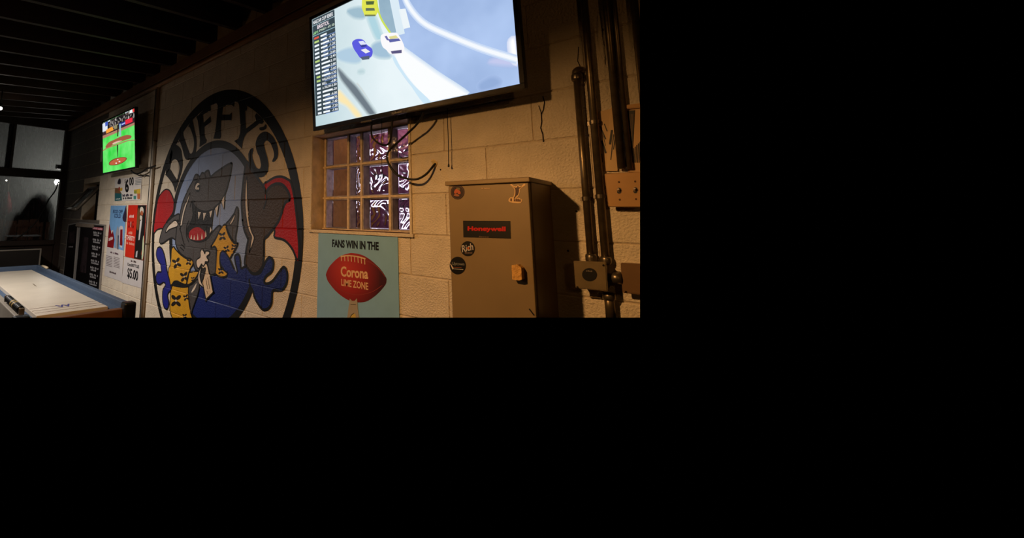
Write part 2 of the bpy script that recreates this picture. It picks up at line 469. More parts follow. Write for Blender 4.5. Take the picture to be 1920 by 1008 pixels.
box('sill', (WIN[0] - 0.012, -0.014, WIN[2] - 0.016), (WIN[1] + 0.018, GY + 0.02, WIN[2] + 0.003), M_WALL, win, 0.003)
box('rust_line', (WIN[0], -0.004, WIN[2] + 0.003), (WIN[1], GY - 0.005, WIN[2] + 0.0045), M_RUST, win)
box('edge_bead', (WIN[1] - 0.004, -0.010, WIN[2]), (WIN[1] + 0.010, 0.02, WIN[3]), M_WALL, win, 0.002)
box('edge_bead', (WIN[0] - 0.012, -0.007, WIN[2]), (WIN[0] + 0.002, 0.02, WIN[3]), M_WALL, win, 0.002)

# cracks and the foam patch belong to the wall
M_CRACK = mat('dark_crack', (26, 15, 8), 0.9)
line('crack', WALL, [(1018, 180), (1021, 192), (1019, 206), (1015, 214), (1016, 228), (1014, 240), (1018, 252), (1019, 266)], 0.0042, 0.0012, M_CRACK, wall, False)
line('crack', WALL, [(1010, 198), (1014, 208), (1015, 214)], 0.003, 0.0012, M_CRACK, wall, False)
line('crack', WALL, [(1085, 88), (1084, 105), (1083, 114), (1088, 125), (1091, 136)], 0.0025, 0.0012, M_CRACK, wall, False)
def blob(name, c, r, m, parent, seed=1, sq=(1, 0.5, 1)):
    bm = bmesh.new(); bmesh.ops.create_icosphere(bm, subdivisions=2, radius=1.0); rr = random.Random(seed)
    for v in bm.verts:
        k = r * (0.75 + 0.5 * rr.random()); v.co = Vector((v.co.x * k * sq[0], v.co.y * k * sq[1], v.co.z * k * sq[2])) + Vector(c)
    return from_bm(name, bm, m, parent, True)
M_FOAM = mat('old_foam', (222, 196, 140), 0.9, var=0.25, scale=40, bump=0.6)
blob('foam_patch', W(816, 307), 0.014, M_FOAM, wall, 3, (0.9, 0.8, 1.3))
blob('foam_patch', W(812, 302), 0.010, M_FOAM, wall, 5, (1.2, 0.5, 0.8))
blob('plaster_ridge', W(1125, 65), 0.012, M_WALL, wall, 6, (0.7, 0.5, 7))
blob('plaster_ridge', W(1131, 95), 0.010, M_WALL, wall, 8, (0.6, 0.5, 6))
for px, py in ((1081, 396), (826, 318), (1065, 470)):
    blob('nail_hole', W(px, py), 0.004, M_CRACK, wall, 2)

# ================================================================== MURAL
mural = thing('wall_mural', 'round painted bar mural of a shark in a yellow flowered shirt with beer', 'mural')
def grooved(bm):
    """let paint dip into the joints of the block wall"""
    zs = [v.co.z for v in bm.verts]; xs = [v.co.x for v in bm.verts]
    if not zs: return
    z0, z1, x0, x1 = min(zs), max(zs), min(xs), max(xs)
    dips = []
    for k in range(-7, 9):
        z = JZ0 + k * CH
        if z0 - 0.01 < z < z1 + 0.01:
            for dz in (-0.0062, 0.0, 0.0062):
                bmesh.ops.bisect_plane(bm, geom=bm.verts[:] + bm.edges[:] + bm.faces[:], plane_co=(0, 0, z + dz), plane_no=(0, 0, 1), dist=1e-6)
            dips.append(z)
    vd = []
    for k in range(-7, 9):
        z = JZ0 + k * CH
        if z + CH < z0 or z > z1: continue
        for x in vjoints(k):
            if x0 < x < x1:
                fs = [f for f in bm.faces if z < f.calc_center_median().z < z + CH and min(v.co.x for v in f.verts) < x + 0.006 and max(v.co.x for v in f.verts) > x - 0.006]
                for dx in (-0.0055, 0.0, 0.0055):
                    fs = [f for f in fs if f.is_valid]
                    if not fs: break
                    g = list({v for f in fs for v in f.verts} | {e for f in fs for e in f.edges}) + fs
                    r = bmesh.ops.bisect_plane(bm, geom=g, plane_co=(x + dx, 0, 0), plane_no=(1, 0, 0), dist=1e-6)
                    fs = [f for f in r['geom'] if isinstance(f, bmesh.types.BMFace)]
                vd.append((x, z))
    for v in bm.verts:
        if any(abs(v.co.z - z) < 1e-4 for z in dips): v.co.y += 0.0048
        elif any(abs(v.co.x - x) < 1e-4 and z < v.co.z < z + CH for x, z in vd): v.co.y += 0.003
def paint(name, rgb, px, layer, outline=0.013, smooth=True, local=False, label=None, olayer=None):
    h = 0.0010 + 0.0004 * layer
    loc = list(px) if local else [WALL.at(*p) for p in px]
    if smooth: loc = cat_rom(loc, 4)
    bm = bmesh.new(); flat(bm, WALL, loc, h); grooved(bm)
    o = from_bm(name, bm, mat('mural_%d_%d_%d' % tuple(rgb), rgb, 0.55, var=0.07, scale=10, bump=0.4, bscale=75), mural)
    if label: o['label'] = label
    if outline > 0:
        bm = bmesh.new(); ribbon(bm, WALL, loc, outline * 1.3, h + 0.0003); grooved(bm)
        from_bm('outline', bm, M_BLACK, o)
    return o
def stroke(px, width=0.010, layer=20, rgb=None, local=False):
    loc = list(px) if local else [WALL.at(*p) for p in px]
    loc = cat_rom(loc, 4, False)
    bm = bmesh.new(); ribbon(bm, WALL, loc, width * 1.25, 0.0010 + 0.0004 * layer, False); grooved(bm)
    return from_bm('painted_line', bm, M_BLACK if rgb is None else mat('mural_%d_%d_%d' % tuple(rgb), rgb, 0.55), mural)
def ring(name, co, ci, layer):
    n = 120; bm = bmesh.new(); A = []; B = []
    for k in range(n):
        t = 2 * math.pi * k / n
        A.append(bm.verts.new(WALL.p3(co[0] + co[2] * math.cos(t), co[1] + co[3] * math.sin(t), 0.001 + 0.0004 * layer)))
        B.append(bm.verts.new(WALL.p3(ci[0] + ci[2] * math.cos(t), ci[1] + ci[3] * math.sin(t), 0.001 + 0.0004 * layer)))
    for k in range(n):
        j = (k + 1) % n; bm.faces.new((A[k], B[k], B[j], A[j]))
    for f in bm.faces:
        f.normal_update()
        if f.normal.y > 0: f.normal_flip()
    grooved(bm); return from_bm(name, bm, M_BLACK, mural)
OFFZ = 0.2032
ring('outer_ring', (-3.149, 1.1703 + OFFZ, 1.1754, 1.2187), (-3.154, 1.152 + OFFZ, 1.108, 1.138), 3)
GRAY, BROWN, YEL, BLU, RED, TOOTH, SKY = (78, 74, 74), (66, 54, 46), (214, 158, 34), (19, 37, 112), (172, 10, 18), (222, 206, 188), (142, 160, 196)
paint('sky_disc', SKY, ell(-3.157, 1.1552 + OFFZ, 0.715, 0.755, 72), 0, 0, False, True)
# water inside the ring
paint('water', BLU, tr('G', [(730, 1100), (745, 820), (800, 680), (860, 480), (1000, 300), (1140, 205), (1300, 200)], 'F', [(440, 940), (560, 850), (640, 940)], 'H', [(120, 400), (170, 410), (235, 350), (300, 350), (400, 430), (420, 480), (375, 580), (315, 670), (215, 830), (120, 985), (20, 1080), (-60, 1110)]), 2, 0.0)
ring('inner_ring', (-3.1607, 1.1538 + OFFZ, 0.752, 0.797), (-3.1537, 1.1552 + OFFZ, 0.694, 0.7292), 4)
# letters
paint('letter', (14, 12, 13), tr('C', [(222, 270), (222, 270), (240, 285), (300, 360), (335, 430), (350, 495), (350, 495), (370, 440), (410, 310), (440, 210), (450, 110), (440, 0), (425, -70), (375, -125), (330, -110), (295, -40), (272, 40), (278, 130), (305, 85), (340, 58), (375, 68), (402, 115), (412, 180), (400, 260), (376, 345), (376, 345), (340, 290), (275, 190), (250, 215)]), 5, 0.005, label='letter D')
line_d = paint('letter', (14, 12, 13), tr('C', [(300, -60), (320, -20), (290, 120), (276, 192), (232, 262), (232, 200), (255, 110), (275, 20)]), 5, 0.005)
paint('letter', (14, 12, 13), tr('A', [(395, 770), (440, 660), (460, 640), (465, 690), (520, 860), (555, 925), (590, 900), (610, 800), (600, 700), (560, 580), (535, 550), (535, 550), (575, 470), (590, 500), (610, 600), (635, 720), (635, 850), (610, 950), (560, 990), (510, 1000), (480, 960), (450, 850), (415, 750)]), 5, 0.005)
paint('letter', (14, 12, 13), tr('A', [(680, 830), (690, 740), (680, 620), (660, 470), (640, 430), (700, 370), (810, 270), (830, 280), (835, 340), (800, 345), (740, 385), (725, 400), (735, 510), (830, 420), (835, 490), (745, 560), (745, 660), (755, 715), (775, 740), (770, 770)]), 5, 0.005, False)
paint('letter', (14, 12, 13), tr('A', [(870, 715), (885, 670), (905, 560), (920, 400), (930, 270), (910, 235), (1000, 215), (1158, 190), (1148, 290), (1120, 260), (1050, 260), (1000, 290), (985, 400), (1090, 400), (1115, 365), (1110, 470), (1085, 465), (975, 470), (965, 600), (970, 690), (960, 715)]), 5, 0.005, False)
paint('letter', (14, 12, 13), tr('B', [(145, 750), (200, 720), (225, 640), (230, 550), (220, 400), (210, 260), (195, 230), (240, 220), (315, 290), (310, 335), (285, 345), (290, 450), (300, 590), (430, 490), (440, 460), (425, 410), (440, 380), (520, 450), (540, 490), (520, 515), (480, 510), (420, 560), (310, 640), (280, 690), (255, 760), (245, 850), (200, 800)]), 5, 0.005, False)
paint('apostrophe', (14, 12, 13), tr('B', [(485, 570), (540, 555), (560, 525), (580, 540), (575, 580), (540, 605), (490, 605)]), 5, 0)
paint('letter', (14, 12, 13), tr('B', [(660, 1015), (682, 960), (678, 890), (640, 790), (600, 745), (565, 745), (540, 790), (550, 850), (580, 950), (600, 1040)], 'D', [(602, 150), (590, 220), (550, 280), (490, 300), (430, 280), (380, 200), (345, 100), (335, 0)], 'B', [(340, 915), (360, 870), (390, 850), (395, 880), (382, 935)], 'D', [(382, 20), (400, 90), (430, 160), (460, 190), (490, 190), (505, 150), (500, 90), (480, 10)], 'B', [(468, 930), (440, 850), (435, 780), (460, 700), (510, 645), (570, 630), (630, 660), (680, 720), (715, 800), (732, 900), (725, 960)], 'D', [(720, 40), (690, 80), (665, 92)]), 5, 0.005)
# red flags
paint('red_patch', RED, tr('C', [(112, 640), (150, 540), (200, 482), (240, 466), (280, 490), (318, 570), (335, 650), (320, 780), (240, 900), (190, 1000)], 'E', [(230, 262), (190, 262), (130, 285), (80, 350), (80, 350), (85, 200)]), 5, 0.011)
paint('red_patch', RED, tr('D', [(540, 430), (600, 360), (680, 310), (740, 295), (800, 300), (860, 330), (905, 372), (950, 560), (980, 800), (1000, 1000)], 'H', [(950, 100), (940, 250), (920, 240), (870, 120), (800, 30), (735, -12), (640, -40), (640, -140)], 'D', [(600, 800)]), 5, 0.014)
# tail
tail = paint('tail', BROWN, tr('D', [(310, 90), (370, 190), (450, 300), (520, 400), (550, 450), (570, 520), (570, 520), (600, 460), (660, 410), (730, 390), (800, 410), (860, 480), (890, 550), (890, 612), (890, 612), (840, 640), (810, 700), (780, 800), (740, 900), (680, 985)], 'H', [(560, -60), (512, -5), (508, 150), (502, 250), (490, 330), (450, 390), (410, 420), (360, 415), (320, 380), (290, 340), (265, 290)], 'F', [(830, 750), (850, 600), (880, 450), (870, 420), (830, 330), (800, 230), (780, 100)], 'D', [(255, 880), (240, 650), (250, 500), (265, 350), (285, 200)]), 6, 0.017)
paint('white_stripe', TOOTH, tr('D', [(312, 295), (295, 450), (290, 650), (300, 800), (320, 940)], 'F', [(870, 220), (900, 310), (940, 400), (930, 480), (905, 655), (905, 655), (960, 520), (985, 410), (950, 330), (915, 220), (885, 60)], 'D', [(340, 850), (325, 650), (320, 450)]), 8, 0.008)
stroke(tr('D', [(550, 450), (575, 540), (575, 620), (540, 735)]), 0.013, 9)
# splashes right
paint('water', BLU, tr('H', [(370, 640), (330, 560), (330, 470), (400, 432), (460, 410), (500, 340), (530, 270), (560, 225), (590, 220), (625, 260), (625, 340), (600, 400), (540, 450), (512, 500), (520, 540), (560, 545), (620, 510), (680, 430), (730, 360), (760, 340), (790, 370), (805, 450), (790, 550), (740, 620), (680, 630), (620, 635), (610, 700), (605, 780), (580, 840), (540, 870), (490, 870), (440, 810), (390, 720)]), 7, 0.015)
paint('water', BLU, tr('H', [(60, 470), (60, 400), (165, 415), (172, 380), (150, 290), (140, 210), (165, 178), (195, 190), (210, 260), (215, 340), (235, 355), (262, 335), (300, 350), (350, 415), (420, 440), (440, 500), (300, 480), (180, 470)]), 8, 0.0)
stroke(tr('H', [(85, 270), (120, 370), (165, 415), (172, 380), (150, 290), (140, 210), (165, 178), (195, 190), (210, 260), (215, 340), (235, 355), (262, 335), (300, 350), (350, 415), (400, 430), (460, 410), (500, 340)]), 0.014, 9)
# left splash
paint('water', (30, 34, 132), tr('E', [(150, 590), (190, 575), (230, 620), (265, 720), (290, 850)], 'G', [(300, 110), (340, 280), (370, 400), (380, 440), (368, 500), (330, 540), (320, 600), (340, 700), (330, 780), (305, 815), (270, 800), (240, 720), (230, 600), (240, 480), (285, 400), (250, 355), (210, 380), (160, 395), (125, 340), (120, 250), (150, 180), (210, 175), (205, 100)], 'E', [(200, 880), (150, 800), (125, 720), (130, 640)]), 6, 0.011)
# right fin
paint('fin', GRAY, tr('F', [(640, 0), (560, 110), (500, 180), (520, 260), (560, 360), (620, 460), (665, 500), (665, 400), (690, 250), (705, 100), (710, -20), (700, -90), (680, -105), (655, -40)]), 8, 0.012)
paint('white_stripe', TOOTH, tr('F', [(655, 10), (600, 110), (565, 180), (580, 190), (620, 140), (650, 60)]), 10, 0.005)
# left fin
paint('fin', GRAY, tr('E', [(525, 20), (440, 40), (350, 110), (270, 200), (210, 340), (180, 480), (210, 520), (270, 490), (340, 440), (400, 420), (470, 440), (500, 240)]), 8, 0.012)
paint('white_stripe', TOOTH, tr('E', [(290, 310), (330, 220), (400, 150), (450, 115), (490, 150), (490, 220), (420, 250), (350, 280), (300, 325)]), 10, 0.010)
# head and body
paint('shark_head', GRAY, tr('C', [(1110, 112), (1110, 112), (1050, 140), (900, 240), (835, 295), (815, 260), (800, 215), (770, 225), (750, 250), (715, 245), (685, 295), (650, 268), (625, 275), (605, 320), (590, 360), (540, 450), (490, 560), (450, 660), (425, 780), (410, 900)], 'E', [(490, 120), (475, 300), (458, 450), (470, 560), (540, 680), (640, 760), (720, 780), (760, 850), (800, 960)], 'G', [(880, 180), (1000, 240), (1140, 205)], 'F', [(330, 900), (335, 800), (330, 620), (300, 575), (250, 590), (250, 560), (370, 340), (405, 240), (385, 212), (330, 250), (220, 370), (235, 250)], 'C', [(850, 870), (868, 742), (960, 640), (1030, 520), (1090, 300), (1116, 140), (1116, 120)]), 9, 0.013)
paint('mouth', (16, 12, 13), tr('C', [(585, 640), (620, 690), (690, 745), (780, 765), (868, 742), (855, 870), (845, 1000)], 'E', [(1065, 250), (1065, 340), (1030, 410), (950, 470), (850, 487), (750, 462), (680, 400), (650, 300), (690, 200), (740, 100), (760, 0)], 'C', [(592, 760)]), 11, 0.010)
paint('tongue', (172, 14, 20), tr('E', [(690, 360), (720, 290), (800, 240), (870, 240), (940, 290), (980, 360), (960, 430), (870, 462), (760, 452), (700, 420)]), 13, 0)
for t in ([(665, 770), (705, 775), (672, 870)], [(735, 785), (775, 785), (740, 885)], [(820, 770), (860, 750), (835, 850)]):
    paint('tooth', TOOTH, tr('C', t), 14, 0.0, False)
for t in ([(890, 725), (945, 670), (920, 840)], [(975, 625), (1025, 550), (1015, 740)]):
    paint('tooth', TOOTH, tr('C', t), 12, 0.010, False)
for t in ([(735, 360), (715, 440), (745, 440)], [(783, 370), (768, 450), (798, 450)], [(843, 340), (830, 455), (855, 450)], [(915, 330), (900, 440), (930, 440)], [(977, 290), (968, 410), (997, 390)]):
    paint('tooth', TOOTH, tr('E', t), 14, 0.0, False)
paint('tooth', TOOTH, tr('F', [(235, 220), (262, 290), (220, 350)]), 14, 0.006, False)
def pxell(c, x, y, rx, ry, rot=0.0, n=14):
    return tr(c, ell(x, y, rx, ry, n, rot))
paint('eye', (14, 12, 13), pxell('C', 655, 430, 38, 78, -0.1), 11, 0)
paint('eye', TOOTH, tr('C', [(628, 450), (638, 405), (665, 380), (688, 398), (662, 415), (650, 440), (645, 475)]), 12, 0)
paint('eye', TOOTH, pxell('C', 665, 455, 13, 17), 12, 0)
stroke(tr('C', [(675, 290), (690, 325)]), 0.011, 13); stroke(tr('C', [(755, 262), (770, 315)]), 0.010, 13)
stroke(tr('C', [(600, 350), (640, 340), (680, 350)]), 0.008, 13)
stroke(tr('C', [(555, 710), (570, 650), (590, 625), (625, 630)]), 0.010, 13)
paint('white_stripe', TOOTH, tr('C', [(555, 515), (520, 600), (470, 720), (425, 930), (430, 962), (450, 940), (470, 820), (510, 680), (545, 580)]), 11, 0.009)
for s in ([(530, 250), (560, 350), (590, 480), (620, 545)], [(690, 120), (650, 220), (645, 380), (690, 490)], [(555, 530), (590, 560), (622, 600)], [(540, 580), (570, 610), (600, 640)]):
    stroke(tr('E', s), 0.009, 13)
stroke(tr('E', [(525, 180), (545, 240), (535, 280)]), 0.010, 13)
# shirt
def flower(c, x, y, s, rot=0.0, layer=14):
    s *= 0.70
    for k in range(4):
        a = rot + k * math.pi / 2 + 0.5
        paint('flower', (30, 20, 12), pxell(c, x + math.cos(a) * s * 0.75, y + math.sin(a) * s, s * 0.40, s * 0.66, a - math.pi / 2, 10), layer, 0)
    paint('flower', TOOTH, pxell(c, x, y, s * 0.16, s * 0.3, 0, 8), layer + 1, 0)
paint('shirt', YEL, tr('F', [(485, 185), (400, 280), (330, 430), (250, 560), (250, 560), (262, 585), (300, 565), (330, 590), (345, 640), (335, 800), (325, 980)], 'G', [(1145, 205), (1200, 250), (1290, 265), (1340, 240), (1350, 200), (1300, 150), (1235, 100)], 'F', [(430, 960), (400, 870), (400, 720), (440, 690), (500, 720), (562, 775), (620, 680), (690, 560), (702, 512), (702, 512), (650, 510), (600, 460), (540, 350), (505, 240)]), 12, 0.012)
flower('F', 440, 390, 75, 0.2); flower('F', 515, 610, 60, 0.0); flower('F', 638, 580, 55, 0.4); flower('G', 1240, 160, 60, 0.2)
paint('shirt', YEL, tr('E', [(425, 570), (392, 620), (385, 760), (370, 880)], 'G', [(345, 110), (335, 220), (355, 300), (375, 400), (400, 390), (430, 345), (490, 335), (560, 370), (640, 390), (655, 300), (690, 180), (725, 100)], 'E', [(750, 890), (755, 820), (720, 778), (640, 770), (540, 700), (455, 610)]), 12, 0.010)
flower('E', 480, 850, 90, 0.0); flower('E', 690, 830, 60, 0.4); flower('G', 610, 260, 85, 0.1)
paint('shirt', YEL, tr('G', [(700, 190), (760, 175), (845, 160), (850, 200), (820, 260), (760, 340), (700, 390), (660, 385), (680, 280)]), 13, 0.010)
flower('G', 760, 300, 40, 0.2)
paint('shirt', YEL, tr('G', [(410, 408), (410, 408), (500, 428), (600, 438), (682, 430), (682, 430), (680, 560), (690, 700), (720, 880), (750, 1080), (430, 1080), (400, 960), (365, 850), (365, 700), (380, 500)]), 12, 0.010)
flower('G', 470, 670, 110, 0.3); flower('G', 640, 615, 55, 0.0); flower('G', 620, 940, 50, 0.2)
paint('belt', (14, 12, 13), tr('G', [(398, 395), (430, 345), (490, 330), (560, 365), (680, 390), (720, 390), (690, 430), (600, 440), (500, 428), (410, 410)]), 15, 0)
paint('arm', GRAY, tr('G', [(690, 430), (760, 380), (840, 300), (865, 350), (870, 420), (850, 530), (800, 680), (750, 820), (728, 900), (710, 780), (690, 600)]), 13, 0.010)
paint('white_stripe', TOOTH, tr('G', [(825, 370), (770, 450), (735, 520), (752, 525), (800, 460)]), 15, 0.0)
# splash in front of the shirt
paint('water', BLU, tr('F', [(400, 740), (415, 670), (470, 650), (530, 720), (580, 810), (640, 950), (690, 1030), (560, 1010), (470, 960), (420, 900)]), 14, 0.0)
stroke(tr('F', [(470, 960), (420, 890), (398, 780), (415, 670), (470, 650), (530, 720), (580, 810), (640, 950)]), 0.012, 15)
# beer mug
paint('beer_glass', (226, 196, 160), tr('G', [(905, 80), (980, 30), (1010, 60), (1040, 200), (1040, 200), (1055, 235), (1085, 400), (1112, 530), (1112, 530), (985, 655), (985, 655), (945, 450), (920, 360), (960, 220), (950, 150)]), 15, 0.011)
paint('hand', (52, 46, 46), tr('G', [(905, 180), (960, 110), (982, 130), (955, 230), (920, 330), (890, 290)]), 17, 0.008)
paint('mug_handle', (226, 206, 186), tr('G', [(905, 85), (865, 180), (850, 280), (868, 380), (950, 440), (900, 340), (882, 230), (895, 160)]), 17, 0.008)
paint('beer_foam', (230, 208, 186), tr('E', [(915, 612), (888, 660), (888, 745), (832, 790), (820, 860), (850, 945), (890, 905), (910, 870), (940, 905), (970, 860), (975, 830), (1020, 830), (1026, 790), (1000, 740), (1045, 700), (1040, 650), (985, 645), (968, 690), (945, 640)]), 16, 0.010)
for s in ([(985, 290), (1000, 380), (1015, 470)], [(1015, 270), (1035, 370), (1050, 470)], [(1000, 500), (1020, 560)]):
    stroke(tr('G', s), 0.004, 18)

# ================================================================== TELEVISIONS
def tv(name, label, bl, tilt, wd, ht, bez, depth, name_text=None):
    t = thing(name, label, 'television')
    up = Vector((0, -math.sin(tilt), math.cos(tilt)))
    pl = Plane(bl, (1, 0, 0), up)
    def slab(nm, a0, a1, b0, b1, h0, h1, m, bev=0.003, parent=t):
        bm = bmesh.new(); add_box(bm, (a0, b0, h0), (a1, b1, h1), bev)
        for v in bm.verts: v.co = pl.p3(v.co.x, v.co.y, v.co.z)
        return from_bm(nm, bm, m, parent)
    slab('back_shell', -bez, wd + bez, -bez, ht + bez, -0.03, -0.001, M_DARK)
    slab('rear_housing', wd * 0.14, wd * 0.86, -0.004, ht * 0.6, -depth, -0.03, M_DARK, 0.008)
    slab('wall_bracket', wd * 0.4, wd * 0.6, ht * 0.25, ht * 0.55, -depth - 0.03, -depth, M_GREY)
    fr = slab('bezel', -bez, wd + bez, -bez * 1.25, 0.0, -0.002, 0.007, M_BEZEL, 0.002)
    slab('bezel', -bez, wd + bez, ht, ht + bez, -0.002, 0.007, M_BEZEL, 0.002)
    slab('bezel', -bez, 0.0, 0.0, ht, -0.002, 0.007, M_BEZEL, 0.002)
    slab('bezel', wd, wd + bez, 0.0, ht, -0.002, 0.007, M_BEZEL, 0.002)
    return t, pl
TW, TH = 1.1675, 0.667
tv1, P1 = tv('television', 'large bright wall television showing a car race', (-1.7195, -0.15, 2.0405), math.radians(4.0), TW, TH, 0.020, 0.09)
def gradient_screen(name, c0, c1, pl, a0, a1):
    m = bpy.data.materials.new(name); m.use_nodes = True; nt = m.node_tree; nt.nodes.clear()
    out = nt.nodes.new('ShaderNodeOutputMaterial'); e = nt.nodes.new('ShaderNodeEmission')
    tc = nt.nodes.new('ShaderNodeTexCoord'); sp = nt.nodes.new('ShaderNodeSeparateXYZ'); mr = nt.nodes.new('ShaderNodeMapRange')
    mr.inputs[1].default_value = a0; mr.inputs[2].default_value = a1
    nz = nt.nodes.new('ShaderNodeTexNoise'); nz.inputs['Scale'].default_value = 7; nz.inputs['Detail'].default_value = 3
    ad = nt.nodes.new('ShaderNodeMath'); ad.operation = 'MULTIPLY_ADD'; ad.inputs[1].default_value = 0.35; ad.inputs[2].default_value = -0.17
    ad2 = nt.nodes.new('ShaderNodeMath'); ad2.operation = 'ADD'
    mx = nt.nodes.new('ShaderNodeMix'); mx.data_type = 'RGBA'
    mx.inputs[6].default_value = lin(c0) + (1,); mx.inputs[7].default_value = lin(c1) + (1,)
    nt.links.new(tc.outputs['Object'], sp.inputs[0]); nt.links.new(sp.outputs['X'], mr.inputs[0])
    nt.links.new(tc.outputs['Object'], nz.inputs['Vector']); nt.links.new(nz.outputs['Fac'], ad.inputs[0])
    nt.links.new(mr.outputs[0], ad2.inputs[0]); nt.links.new(ad.outputs[0], ad2.inputs[1])
    nt.links.new(ad2.outputs[0], mx.inputs[0]); nt.links.new(mx.outputs[2], e.inputs[0]); nt.links.new(e.outputs[0], out.inputs[0])
    return m
bm = bmesh.new(); flat(bm, P1, [(0, 0), (TW, 0), (TW, TH), (0, TH)], 0.001)
sc1 = from_bm('screen', bm, gradient_screen('race_track_glow', (190, 214, 220), (234, 246, 250), P1, -1.72, -1.15), tv1)
sc1['label'] = 'bright screen with race cars and a leaderboard'
def clip_local(pts):
    return [(min(max(a, 0.0), TW), min(max(b, 0.0), TH)) for a, b in pts]
def blend_mat():
    m = bpy.data.materials.new('screen_blend'); m.use_nodes = True; nt = m.node_tree; nt.nodes.clear()
    out = nt.nodes.new('ShaderNodeOutputMaterial'); e = nt.nodes.new('ShaderNodeEmission'); a = nt.nodes.new('ShaderNodeVertexColor'); a.layer_name = 'picture'
    nt.links.new(a.outputs['Color'], e.inputs[0]); nt.links.new(e.outputs[0], out.inputs[0])
    return m
M_BLEND = blend_mat()
def feather(pl, loc, rgb, bg, h, w_in=0.006, w_out=0.014):
    n = len(loc); area = sum(loc[i][0] * loc[(i + 1) % n][1] - loc[(i + 1) % n][0] * loc[i][1] for i in range(n)); sg = 1 if area > 0 else -1
    bm = bmesh.new(); ly = bm.loops.layers.float_color.new('picture'); A = []; B = []
    for i in range(n):
        a, b = loc[i - 1], loc[(i + 1) % n]; dx, dy = b[0] - a[0], b[1] - a[1]; l = math.hypot(dx, dy) or 1e-9
        nx, ny = sg * dy / l, -sg * dx / l
        q = clip_local([(loc[i][0] - nx * w_in, loc[i][1] - ny * w_in), (loc[i][0] + nx * w_out, loc[i][1] + ny * w_out)])
        A.append(bm.verts.new(pl.p3(q[0][0], q[0][1], h))); B.append(bm.verts.new(pl.p3(q[1][0], q[1][1], h)))
    c0, c1 = lin(rgb) + (1,), lin(bg) + (1,)
    for i in range(n):
        j = (i + 1) % n
        f = bm.faces.new((A[i], A[j], B[j], B[i]))
        for lp, c in zip(f.loops, (c0, c0, c1, c1)): lp[ly] = c
    return from_bm('soft_rim', bm, M_BLEND, sc1)
def s1(name, rgb, px, layer, smooth=True, soft=None):
    o = shape(name, P1, px, 0.0012 + 0.0003 * layer, scr(rgb), sc1, smooth)
    if soft:                                     # blurred rim of the broadcast picture
        loc = [P1.at(*p) for p in px]; loc = clip_local(cat_rom(loc, 4) if smooth else loc)
        feather(P1, loc, rgb, soft, 0.0012 + 0.0003 * layer + 0.0001)
    return o
def s1l(name, rgb, px, width, layer, smooth=True):
    return line(name, P1, px, width, 0.0012 + 0.0003 * layer, scr(rgb), sc1, smooth)
def scr_noise(name, c0, c1, sc):
    m = gradient_screen(name, c0, c1, P1, -50, 50)
    nt = m.node_tree
    for n in nt.nodes:
        if n.type == 'TEX_NOISE': n.inputs['Scale'].default_value = sc
        if n.type == 'MATH' and n.operation == 'MULTIPLY_ADD': n.inputs[1].default_value = 2.2; n.inputs[2].default_value = -1.1
    return m
TRACK = [(560, -60), (1580, -60), (1600, 200), (1636, 640), (1240, 722), (1000, 560), (760, 385), (700, 300), (640, 200), (590, 120)]
shape('infield_track', P1, clip_local([P1.at(*p) for p in tr('T', [(545, -300), (1700, -300), (1700, 760), (1240, 722), (1000, 560), (760, 385), (700, 320), (640, 240), (600, 150)])]), 0.0014, scr_noise('blue_asphalt_glow', (146, 172, 216), (184, 208, 248), 3), sc1, False, local=True)
shape('shaded_apron', P1, clip_local([P1.at(*p) for p in tr('T', [(545, -300), (640, -300), (700, 240), (660, 260), (610, 180), (575, 110)])]), 0.0016, scr_noise('grey_apron_glow', (134, 164, 186), (170, 198, 214), 6), sc1, False, local=True)
s1('tarmac_shade', (176, 214, 226), tr('T', [(480, 110), (530, 120), (580, 250), (600, 300), (560, 300), (520, 230)]), 1, soft=(214, 232, 236))
s1('white_band', (252, 254, 255), tr('T', [(700, 330), (760, 380), (1000, 555), (1240, 722), (1120, 748), (960, 768), (830, 640), (740, 520), (690, 430)]), 3, soft=(206, 224, 244))
s1('band_shade', (206, 232, 248), tr('T', [(690, 430), (740, 520), (830, 640), (960, 768), (905, 780), (790, 620), (700, 500), (670, 430)]), 4)
WL = clip_local([P1.at(*p) for p in tr('T', [(745, -90), (775, 10), (840, 110), (930, 190), (1100, 270), (1350, 370), (1625, 452)])])
for wd2, cc, hh2 in ((0.034, (200, 218, 246), 0.0029), (0.022, (226, 236, 250), 0.00295), (0.013, (246, 250, 255), 0.0030)):
    line('white_line', P1, WL, wd2, hh2, scr(cc), sc1, True, local=True)
s1('lens_flare', (255, 255, 255), tr('T', [(1562, 320), (1598, 305), (1618, 470), (1580, 440)]), 5, soft=(206, 216, 244))
s1('pink_haze', (196, 202, 238), tr('T', [(1400, 470), (1480, 440), (1610, 468), (1616, 490), (1500, 488)]), 3, soft=(166, 190, 232))
s1('shade_patch', (148, 174, 218), tr('T', [(1330, 640), (1420, 590), (1480, 620), (1430, 660), (1350, 680)]), 3, soft=(166, 190, 232))
shape('barrier_post', P1, clip_local([P1.at(*p) for p in tr('T', [(625, -140), (690, -140), (765, 255), (705, 270)])]), 0.0030, scr((220, 236, 246)), sc1, False, local=True)
s1('barrier_board', (238, 246, 250), tr('T', [(718, 72), (770, 66), (806, 208), (756, 220)]), 6, False)
YLN = clip_local([P1.at(*p) for p in tr('T', [(545, -60), (560, 60), (590, 150), (655, 250)])])
line('yellow_line', P1, YLN, 0.010, 0.0033, scr((206, 226, 92)), sc1, True, local=True)
